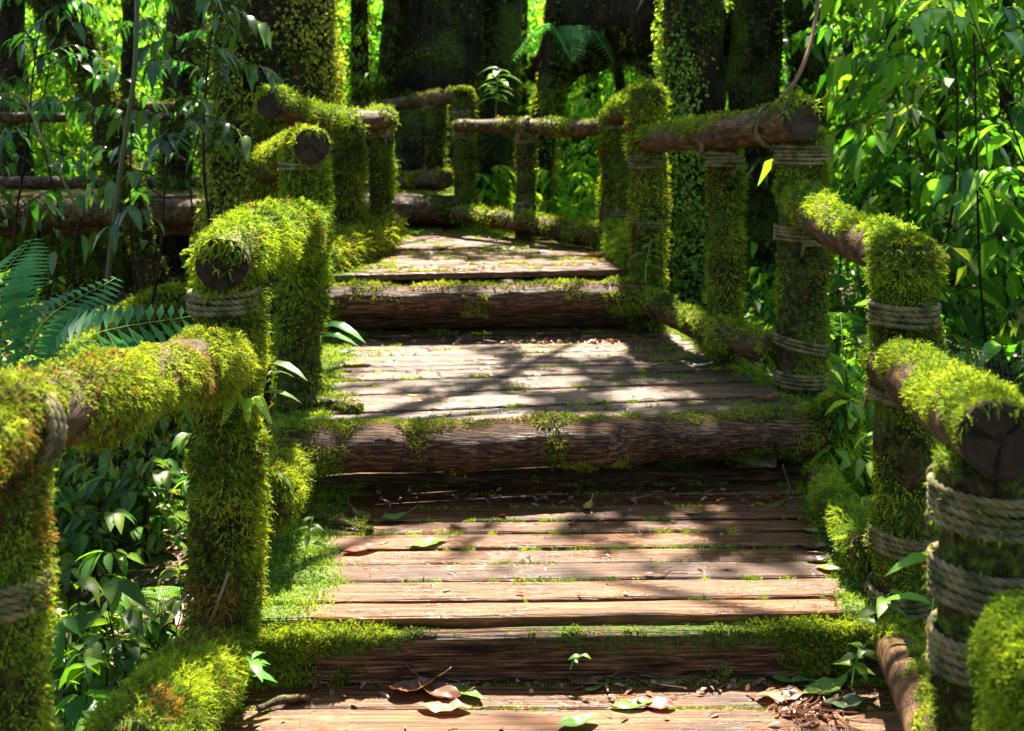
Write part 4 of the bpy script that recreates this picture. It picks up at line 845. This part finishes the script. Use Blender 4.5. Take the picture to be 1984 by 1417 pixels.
# undergrowth
G5 = 'broad-leaved herbs on the floor left of the steps'; LB5 = "low nettle-like herb on the forest floor left of the lower steps"
pr = [make_sapling('herb', LB5, 'herb', .24 + .05 * i, 6, .10, 5, .052 + .014 * (i % 3), .48, LIME * .6, 'leaf', .5, True, .0035, .3, G5) for i in range(5)]
sp = scatter(230, (-40, 420), 0, (2.2, 5.2), 1.3)
sp = [q for q in sp if not (-1.5 < q[0] < -.95 and 3.2 < q[1] < 3.9)]
for i in range(5): put(pr[i], sp[i::5])
G6 = 'herbs under the right-hand railings'; LB6 = "bright green herb growing below the right-hand railings"
pr = [make_sapling('herb', LB6, 'herb', .38 + .08 * i, 8, .15, 6, .07, .42, LIME if i else GREEN, 'leaf', .5, True, .004, .2, G6) for i in range(4)]
sp = [s for s in scatter(130, (1560, 2300), 0, (2.6, 7.0), 1.1)]
for i in range(4): put(pr[i], sp[i::4])
G7 = 'long-leaved plants in the far bend'; LB7 = "long-leaved bright plant in the sunlit bed of the far bend"
pr = [make_sapling('plant', LB7, 'plant', .55 + .1 * i, 7, .26, 7, .17, .25, LIME, 'far', .7, False, .005, .05, G7) for i in range(3)]
sp = [(x, y, float(gz(x, y)), rng.random() * 6.28, .8 + .4 * rng.random()) for x, y in zip(rng.uniform(-.35, 1.7, 60), rng.uniform(7.7, 10.5, 60)) if not (x < .0 and y < 8.0)]
for i in range(3): put(pr[i], sp[i::3])
G8 = 'ferns on the sloping floor right of the steps'; LB8 = "fern with arching light green fronds right of the steps, behind the railings"
fr = make_fern(LB8, 8, .62, LIME, group=G8, hi=False)
put(fr, [(x, y, float(gz(x, y)), rng.random() * 6, s) for x, y, s in ((1.75, 4.4, 1), (1.65, 5.2, .9), (2.1, 3.9, 1), (2.4, 4.8, 1.1), (1.9, 5.9, 1.1), (2.5, 3.4, .9), (1.5, 6.2, .8), (2.9, 5.6, 1.2))])
G9 = 'small ferns among the herbs left of the steps'; LB9 = "small fern among the herbs left of the lower steps"
fr = make_fern(LB9, 6, .34, GREEN, group=G9, hi=True)
put(fr, [(x, y, float(gz(x, y)), rng.random() * 6, s) for x, y, s in ((-1.15, 3.3, 1), (-1.45, 3.0, .9), (-1.75, 3.9, 1.1), (-1.25, 4.3, .9), (-1.6, 2.7, 1.1), (-2.1, 4.4, 1))])
# single plants with a place of their own
t = make_fern("broad blue-green fern arching in from the left edge behind the sunlit rail", 4, 1.0, [(.06, .20, .06), (.04, .14, .045)], .6, lw=.22, hi=False, az=(.3, 2.7))
t.location = tuple(P(50, 850, 3.3)); t.rotation_euler = (math.radians(48), 0, -.1); t.scale = (.62,) * 3
t = make_fern("dark fern hanging in front of the fallen black bough", 6, .7, [(.05, .18, .05), (.03, .11, .03)], 1.5, lw=.22)
t.location = tuple(P(1110, 120, 8.7)); 
t = make_fern("pale green fern beside the foot of the slim post, behind the third right railing", 5, .55, LIME, 1.0, lw=.2)
t.location = tuple(gzp(1.30, 5.3)); t.scale = (1.2,) * 3
t = make_fern("tiny fern sprouting from the shaggy second left post", 3, .20, [(.20, .34, .02)], 1.6, lw=.18, az=(-2.2, -.4), hi=False)
t.location = tuple(P(478, 800, 2.66)); t.scale = (.55,) * 3
def sprout(label, loc, h, nl, L, W, cols, sc=1, name='plant', cat='plant', rz=0, droop=.6, mt='leaf'):
    t = thing(name, loc, label, cat); gs = Geo(); gl = Geo(); o_ = np.array(loc, float)
    pts = catmull([o_, o_ + [0.01, 0, h * .5], o_ + [.03, -.02, h]], 12); stemgeo(gs, pts, [.0028, .0018], (.3, .45, .2), nl=10)
    k = nl; u = np.linspace(.35, 1, k) * 11; i = np.minimum(u.astype(int), 10); p = pts[i] + (pts[i + 1] - pts[i]) * (u - i)[:, None]; a = np.arange(k) * 2.4 + rz
    D_ = np.stack([np.cos(a), np.sin(a) * .8, .35 + 0 * a], -1); ll = L * (.7 + .5 * rng.random(k))
    leaves(gl, p, D_, np.tile([0, -.25, 1.0], (k, 1)), ll, ll * W, palette(k, cols, None, .15), .25, droop, True)
    build('stem', gs, M['leaf'], t); build('foliage', gl, M[mt], t); return t
YG = [(.11, .25, .02), (.08, .20, .02)]
sprout("plant with long curved bright leaves sprouting right of the second left post", P(505, 800, 2.95), .16, 7, .11, .24, YG)
sprout("glossy big-leaved twig jutting onto the third deck by the left posts", P(612, 668, 4.55), .10, 7, .22, .26, [(.16, .30, .08), (.12, .26, .06)], mt='gloss')
sprout("light green seedling at the right end of the lowest mossy beam", P(1695, 1262, 2.72), .16, 9, .075, .42, YG)
sprout("smaller seedling among fallen leaves at the lowest deck's right end", P(1650, 1330, 2.70), .12, 9, .06, .5, YG)
sprout("tall stalk with one long leaf between the two nearest right posts", P(1800, 1290, 2.45), .30, 6, .13, .26, YG)
sprout("seedling climbing the moss at the foot of the fourth right post", P(1250, 545, 5.3), .22, 10, .09, .4, YG)
sprout("thin seedling with narrow leaves on the second deck's left edge", P(590, 1085, 3.2), .14, 8, .06, .3, YG)
sprout("leafy sprig hanging over the far bend in front of the black trunk", P(960, 230, 7.9), .38, 18, .16, .42, [(.16, .34, .05), (.10, .22, .06)])
sprout("little seedling between the sawn log end and the leafy moss below it", P(1105, 1298, 2.74), .05, 6, .03, .5, YG)
sprout("creeping plantlet in the corner moss of the lowest deck's left end", P(470, 1330, 2.62), .08, 12, .07, .35, YG)
# orange vine above the tallest post, grey-green vine stem on the left
def vine(label, pts, r, c, name='vine'):
    g = Geo(); GG, *_ = tube(pts, r, 50, 7, .002, 20, 4); add_tube(g, GG, c); o = build(name, g, M['dead'], org=np.array(pts[0])); tag(o, label, 'vine'); return o
vine("orange-brown vine curving up from the tallest right post's rail", [P(1500, 205, 4.1), P(1545, 150, 4.15), P(1575, 60, 4.3), P(1590, -60, 4.5), P(1600, -300, 4.8)], .009, (.22, .085, .03))
vine("thin mossy liana hanging straight through the dark leaves on the left", [P(192, 700, 4.6), P(222, 420, 4.6), P(245, 250, 4.6), P(262, 120, 4.6), P(270, -150, 4.7)], .011, (.07, .08, .02))
vine("pale thin twig slanting across the dark leaves on the left", [P(-40, 190, 4.4), P(40, 190, 4.4), P(90, 290, 4.4), P(160, 420, 4.5)], .005, (.16, .15, .06))
vine("dead twig leaning on the front of the shaggy second left post", [P(405, 1215, 2.62), P(425, 1160, 2.61), P(443, 1110, 2.66)], .004, (.22, .13, .06))

# mossy boulders on the left slope, log end at lower right
def boulder(label, c, r, seed, cols=BRI):
    t = thing('boulder', gzp(c[0], c[1], 0), label, 'boulder'); n1, n2 = 40, 48; th = np.linspace(.02, math.pi * .62, n1); ph = np.arange(n2) / n2 * 2 * np.pi
    N = np.stack([np.sin(th)[:, None] * np.cos(ph), np.sin(th)[:, None] * np.sin(ph), np.cos(th)[:, None] * np.ones(n2)], -1)
    G = np.array(c) + N * np.array(r); q = G.reshape(-1, 3); G = G + N * ((fbm(q * (2.2 if max(r) > .3 else 11), seed) - .5) * (.35 if max(r) > .3 else .09)).reshape(n1, n2)[..., None]
    gm = .3 + (fbm(q * 4, seed) - .5) * .8; g = Geo(); add_tube(g, G, np.stack([.45 - gm * .5, .45 + gm * .5, .45 + 0 * gm], -1), (True, False)); o = build('stone', g, M['trunk'], t)
    path = np.tile(np.array(c), (5, 1)); mosscoat(o, G, N, np.array([np.array(c) + [0, 0, k * .25] for k in range(5)]), np.array([max(r) * .8]), cover=.75, top=.3, dens=.9, size=1.1, seed=seed, cols=cols, ww=BRW if cols is BRI else None, nsc=3)
boulder("big rounded mossy boulder in the sunlit clearing left of the huge trunk", P(110, 600, 8.0), (.75, .6, .62), 301)
boulder("low bright mossy stone behind the sunlit left rail", P(300, 690, 5.6), (.55, .4, .30), 302)
boulder("moss-covered log end in the lower right corner beside the roped post", P(2030, 1390, 1.42), (.085, .10, .13), 303)  # mossy end of a railing log, shaped like the boulders

# ---------------------------------------------------------------- mass of leaves far behind, ground cover, litter
def mass(name, label, n, f, L, W, cols, mt, hi=False, jitter=.5):
    p = f(n); n = len(p); D_ = nrm(rng.normal(size=(n, 3)) * np.array([1, 1, .5]) + np.array([0, -.2, -.35])); U = nrm(np.array([0, 0, 1.0]) + rng.normal(0, jitter, (n, 3)))
    g = Geo(); ll = L * (.6 + .8 * rng.random(n)); leaves(g, p, D_, U, ll, ll * W, palette(n, cols, None, .3), .2, .4, hi)
    return tag(build(name, g, M[mt], smooth=False), label, None, None, 'stuff')
def hill(n):
    y = 13 + 26 * rng.random(n * 3) ** 1.3; x = (rng.random(n * 3) * 2700 - 350 - CX) * y / F; z = gz(x, y)
    h = 2.6 * fbm(np.stack([x * .6, y * .6, x * 0], -1), 61) ** 1.5; zz = z + h * rng.random(n * 3) * 2.0
    q = np.stack([x, y, zz], -1); m = fbm(q * 1.1, 62) > .42; q = q[m]; v = (CZ - q[:, 2]) / q[:, 1] > -.16; return q[v][:n]
mass('foliage', "mass of bright leaves of the forest slope far behind", 150000, hill, .17, .5, LIME, 'far')
def around(n):                                             # leaf ring added out of view to block sky light from behind
    a = rng.uniform(math.pi * .86, math.pi * 2.14, n); r_ = 6 + 5 * rng.random(n) ** 1.5; x = np.cos(a) * r_; y = np.sin(a) * r_ - 1.5
    k = fbm(np.stack([x * .5, y * .5, 0 * x], -1), 64) > .36; x, y = x[k], y[k]; k = ~((y > 2.5) & (np.abs(x) < .56 * y + 1.5)); x, y = x[k], y[k]
    return np.stack([x, y, gz(x, y) + 7.5 * rng.random(len(x)) ** .8], -1)
mass('foliage', "dark mass of forest leaves closing in around the viewer's back", 26000, around, .26, .5, GREEN * .7, 'crown')
def cover(n, xr, yr, hh):
    def f(_):
        x = rng.uniform(*xr, n); y = rng.uniform(*yr, n); k = ~((x > -.95 - .02 * y) & (x < 1.2) & (y < 8)) & (fbm(np.stack([x * 1.1, y * 1.1, 0 * x], -1), 63) > .44); x, y = x[k], y[k]
        return np.stack([x, y, gz(x, y) + .01 + hh * rng.random(len(x)) ** 2], -1)
    return f
mass('ground_cover', "low green ground cover in the sunlit clearing on the left", 1, cover(60000, (-6, -.9), (5.5, 14), .22), .05, .6, LIME, 'leaf')
mass('undergrowth', "dense green undergrowth covering the ground right of the steps", 1, cover(70000, (1.2, 8), (2.0, 13), .35), .07, .5, GREEN, 'leaf')
n = 22000; x = rng.uniform(-3.4, 2.2, n); y = rng.uniform(1.8, 8, n); k = ~((x > -.72) & (x < .95) & (y > 4.2)); x, y = x[k], y[k]; n = len(x)
g = Geo(); leaves(g, np.stack([x, y, gz(x, y) + .012 + .02 * rng.random(n)], -1), nrm(rng.normal(size=(n, 3)) * np.array([1, 1, .15])), nrm(np.array([0, 0, 1.0]) + rng.normal(0, .3, (n, 3))), .03 + .04 * rng.random(n), .014 + .014 * rng.random(n),
                  palette(n, [(.26, .12, .07), (.15, .07, .04), (.42, .26, .18), (.08, .04, .025)]), .3, .1, True)
tag(build('leaf_litter', g, M['dead'], smooth=False), "brown and pinkish dead leaves littering the forest floor", None, None, 'stuff')
# crumbs and twigs gathered against the risers
g = Geo(); pts = []
for (px0, px1, y_, z, n) in ((560, 1680, 2.76, Z0, 380), (640, 1560, 3.70, Z1, 220), (850, 1300, 5.12, Z2, 260), (1500, 1640, 2.62, Z0, 160), (600, 1250, 5.15, Z2, 100)):
    px = rng.uniform(px0, px1, n); yy = y_ + rng.normal(0, .035, n); pts.append(np.stack([(px - CX) * yy / F, yy, z + .006 + .008 * rng.random(n)], -1))
for x0, x1, y0, y1, z, k in ((-.6, .9, 2.2, 2.7, Z0, 40), (-.6, .95, 2.9, 3.6, Z1, 60), (-.8, .95, 3.9, 5.1, Z2, 90), (-.9, .5, 5.4, 7, Z3, 70)):
    pts.append(np.stack([rng.uniform(x0, x1, k), rng.uniform(y0, y1, k), np.full(k, z + .007)], -1))
pts = np.vstack(pts); n = len(pts)
leaves(g, pts, nrm(rng.normal(size=(n, 3)) * np.array([1, .7, .2])), nrm(np.array([0, 0, 1.0]) + rng.normal(0, .5, (n, 3))), .012 + .03 * rng.random(n), .005 + .010 * rng.random(n), palette(n, [(.20, .07, .03), (.10, .04, .02), (.30, .15, .08), (.12, .05, .025)]), .3, .3, True)
for k in range(90):
    q = pts[rng.integers(n)] + [0, 0, .004]; a = rng.normal(0, .5); l_ = .03 + .07 * rng.random(); stemgeo(g, [q, q + [l_ * .5 * math.cos(a), l_ * .5 * math.sin(a), .006], q + [l_ * math.cos(a + .3), l_ * math.sin(a + .3), .0]], .0016, (.18, .09, .05), 4, 6)
tag(build('leaf_litter', g, M['dead'], smooth=False), "crumbled leaves and twigs gathered along the foot of each step", None, None, 'stuff')

# ---------------------------------------------------------------- fallen leaves one can count
BR, RD, GR, YL, TN = (.17, .075, .035), (.38, .08, .04), (.13, .27, .035), (.42, .36, .05), (.36, .19, .10)
FL = [  # px, py, deck height, colour, length, turn, curl, label
    (800, 1345, Z0, BR, .12, .2, .9, "curled brown leaf left of the big green one on the lowest deck"),
    (850, 1352, Z0, BR, .13, 2.6, .8, "long rolled brown leaf with a twig-like stalk on the lowest deck"),
    (905, 1348, Z0, GR, .10, -.7, .2, "broad glossy green leaf beside the rolled brown leaves on the lowest deck"),
    (862, 1378, Z0, TN, .12, -.1, .1, "flat torn orange-brown leaf below the rolled leaves on the lowest deck"),
    (1270, 1372, Z0, RD, .09, 2.9, .3, "dark red leaf right of centre on the lowest deck"),
    (1225, 1372, Z0, GR, .10, .1, .0, "narrow green leaf touching the dark red leaf"),
    (1150, 1340, Z0, GR, .045, .4, .1, "small square-looking green leaf near the middle of the lowest deck"),
    (1120, 1408, Z0, GR, .10, .3, .4, "green leaf at the bottom edge near the middle of the lowest deck"),
    (1140, 1330, Z0, BR, .09, .1, .4, "thin dry brown leaf lying against the lowest mossy beam"),
    (1530, 1325, Z0, GR, .10, -.3, .3, "green leaf with a yellow stalk at the right end of the lowest deck"),
    (1600, 1345, Z0, (.22, .34, .06), .14, .5, .6, "largest glossy green leaf, standing up at the right end of the lowest deck"),
    (1640, 1372, Z0, (.06, .12, .04), .12, .1, .4, "dark green wet leaf under the largest glossy one"),
    (1520, 1355, Z0, TN, .13, .05, .1, "flat tan leaf pointing left at the right end of the lowest deck"),
    (1610, 1310, Z0, BR, .12, .8, .7, "crumpled brown leaf tucked under the beam's right end"),
    (1560, 1318, Z0, (.10, .13, .04), .09, 1.6, .8, "upright dark green leaf among the brown ones at the beam's right end"),
    (1140, 988, Z1, YL, .07, 1.2, .9, "yellow-green heart-shaped leaf standing upright at the back of the second deck"),
    (765, 1012, Z1, GR, .09, .2, .9, "curled green leaf at the back left of the second deck"),
    (700, 1005, Z1, (.20, .22, .04), .09, 2.4, .8, "olive curled leaf at the far left back of the second deck"),
    (830, 1058, Z1, GR, .12, .5, .1, "narrow green leaf with a pale midrib lying across the second deck"),
    (700, 1070, Z1, RD, .10, .3, .2, "bright orange-red leaf on the second deck's left"),
    (1340, 998, Z1, YL, .04, 0, .2, "tiny yellow leaf at the back of the second deck"),
    (1575, 1035, Z1, GR, .07, -.8, .4, "green leaf leaning on the second deck's right log"),
    (1610, 1108, Z1, (.2, .22, .03), .08, -.4, .2, "olive pointed leaf on the second deck's right edge"),
    (1580, 1065, Z1, BR, .10, -.2, .2, "long brown strip of leaf on the second deck's right edge"),
    (1585, 1090, Z1, (.12, .07, .08), .07, 0, .5, "purplish curled leaf on the second deck's right edge"),
    (1265, 715, Z2, TN, .09, -.1, .8, "curled tan leaf with raised tips on the third deck's right half"),
    (690, 710, Z2, YL, .13, .2, .3, "long yellowing leaf on the third deck's left edge"),
    (670, 688, Z2, (.06, .16, .05), .10, .2, .5, "dark green leaf above the yellowing one on the third deck"),
    (990, 742, Z2, GR, .06, .1, .1, "small green leaf in the middle of the third deck"),
    (860, 746, Z2, (.05, .15, .05), .06, 0, .2, "small blue-green leaf left of the middle on the third deck"),
    (800, 770, Z2, YL, .04, 0, .2, "tiny yellow-green leaf near the front of the third deck"),
    (1380, 738, Z2, RD, .03, 0, .3, "tiny red leaf near the right edge of the third deck"),
    (1355, 712, Z2, (.75, .78, .8), .07, .1, .3, "shiny white-looking wet leaf on the third deck's right edge"),  # wet glint put into the leaf's near-white colour
    (1545, 757, Z2, (.20, .08, .05), .12, .15, .4, "wet brown leaf at the foot of the tallest right post"),
    (1485, 775, Z2, RD, .10, 0, .1, "flat reddish leaf at the third deck's front right corner"),
    (1130, 632, Z2, (.28, .42, .05), .13, .2, .9, "bright yellow-green leaf with a raised tip below the far step log"),
    (1040, 632, Z2, (.20, .36, .06), .22, -.2, .7, "pale green long-stalked leaf below the far step log"),
    (910, 632, Z2, BR, .16, .1, .5, "rusty brown leaf below the far step log"),
    (1270, 655, Z2, GR, .10, 0, .3, "green leaf beside the right log at the back of the third deck"),
    (1160, 497, Z3, (.75, .42, .10), .13, .5, .8, "glowing orange leaf at the right end of the fourth deck"),
    (985, 486, Z3, GR, .14, 0, .1, "flat green leaf in the middle of the fourth deck"),
    (860, 484, Z3, (.2, .12, .04), .12, 0, .2, "brown and green leaf on the fourth deck's left half"),
    (885, 439, Z3, GR, .14, 0, .4, "green leaf at the far end of the fourth deck"),
    (795, 456, Z3, (.12, .34, .03), .20, -.9, .3, "small bright fern tip on the fourth deck's left edge"),
]
def fallen(px, py, z, c, L, rz, curl, label):
    q = on(px, py, z); L *= 1.2; q[2] += .006; n1, n2 = 12, 7; u = np.linspace(-1, 1, n1); v = np.linspace(-1, 1, n2)
    wd = L * .20 * (1 - np.abs(u) ** 1.7) ** .9 * (1 - .22 * u) * (1 + .10 * (vn(np.stack([u * 6, u * 0 + rz * 9, u * 0], -1), 5) - .5)); UU, VV = np.meshgrid(u, v, indexing='ij')
    X = UU * L * .5 * (1 - .12 * curl * UU ** 2); Y = VV * wd[:, None]; Z = curl * L * .16 * (UU ** 2) * (1 + .4 * UU) + curl * .5 * np.abs(VV) ** 1.6 * wd[:, None] + (vn(np.stack([X * 60, Y * 60, X * 0 + rz], -1).reshape(-1, 3), 3).reshape(X.shape) - .5) * L * .11
    V = np.stack([X, Y, Z + .001], -1).reshape(-1, 3); a = rz; R = np.array([[math.cos(a), math.sin(a), 0], [-math.sin(a), math.cos(a), 0], [0, 0, 1]])
    cc = np.array(c) * .72 * (1 + .5 * (vn(V * 70, 9)[:, None] - .5)); cc = np.where((np.abs(VV) < .1).reshape(-1, 1), cc * 1.45, cc); V = V @ R + q; V[:, 2] += max(0, -(V[:, 2].min() - q[2])) + .001
    i, j = np.meshgrid(np.arange(n1 - 1), np.arange(n2 - 1), indexing='ij'); k = (i * n2 + j).ravel(); g = Geo(); g.add(V, np.stack([k, k + n2, k + n2 + 1, k + 1], -1), None, cc)
    s0 = V[(n1 - 1) * n2 + n2 // 2]; dv = np.array([math.cos(a), math.sin(a), .5 * curl]); stemgeo(g, [s0, s0 + dv * L * .12, s0 + dv * L * .26 + [0, 0, .004]], .0013, np.array(c) * 1.2, 4, 6)
    tag(build('fallen_leaf', g, M['dead'], org=q), label, 'leaf', 'fallen leaves on the decks')
for f in FL: fallen(*f)
# branches lying on the decks' left edges
def stick(label, pts, r, moss=True):
    t = thing('stick', pts[0], label, 'stick'); logp('branch', t, pts, r, 'rail', .004, 321, .1, dict(cover=.5, top=.4, dens=1.2, size=.7, cols=MOSSD, ww=MWD) if moss else None, nsc=20)
stick("rotten mossy stick lying on the third deck's front left corner", [on(545, 800, Z2) + [0, 0, .02], on(610, 792, Z2) + [0, 0, .025], on(690, 798, Z2) + [0, 0, .015]], [.022, .024, .012])
stick("mossy dead branch at the back left corner of the second deck", [on(600, 1010, Z1) + [0, 0, .02], on(640, 1018, Z1) + [0, 0, .02], on(710, 1032, Z1) + [0, 0, .012]], [.012, .012, .006])
stick("thin peeled stick lying in moss on the lowest deck's left end", [on(500, 1385, Z0) + [0, 0, .012], on(545, 1368, Z0) + [0, 0, .016], on(600, 1358, Z0) + [0, 0, .010]], [.008, .009, .005], False)
stick("forked reddish twig at the back of the second deck near the tall post", [P(1516, 900, 3.7), P(1530, 955, 3.66), P(1500, 985, 3.6), P(1460, 975, 3.62)], [.003, .004, .003], False)
stick("short twig sticking up beside the level railing's bottom log", [on(1045, 470, Z3) + [0, 0, .02], P(1075, 462, 6.6), P(1090, 448, 6.6)], [.008, .006, .004], False)
# old rope net strung in the ferns at the right
g = Geo(); a, b, c, d = P(1790, 640, 4.6), P(2060, 690, 4.3), P(2060, 800, 4.1), P(1830, 720, 4.4)
for k in range(10):
    f = k / 9; A = a * (1 - f) + d * f; B = b * (1 - f) + c * f; stemgeo(g, [A, (A + B) / 2 - np.array([0, 0, .05]), B], .0022, (.4,) * 3, 4, 14)
for k in range(26):
    f = k / 25; A = a * (1 - f) + b * f; B = d * (1 - f) + c * f; s = np.array([0, 0, -.05 * 4 * f * (1 - f)]); stemgeo(g, [A + s, (A + B) / 2 + s, B + s], .0018, (.4,) * 3, 4, 6)
tag(build('rope_net', g, M['rope'], org=a), "thin sagging rope net strung among ferns beyond the nearest right railing", 'net')
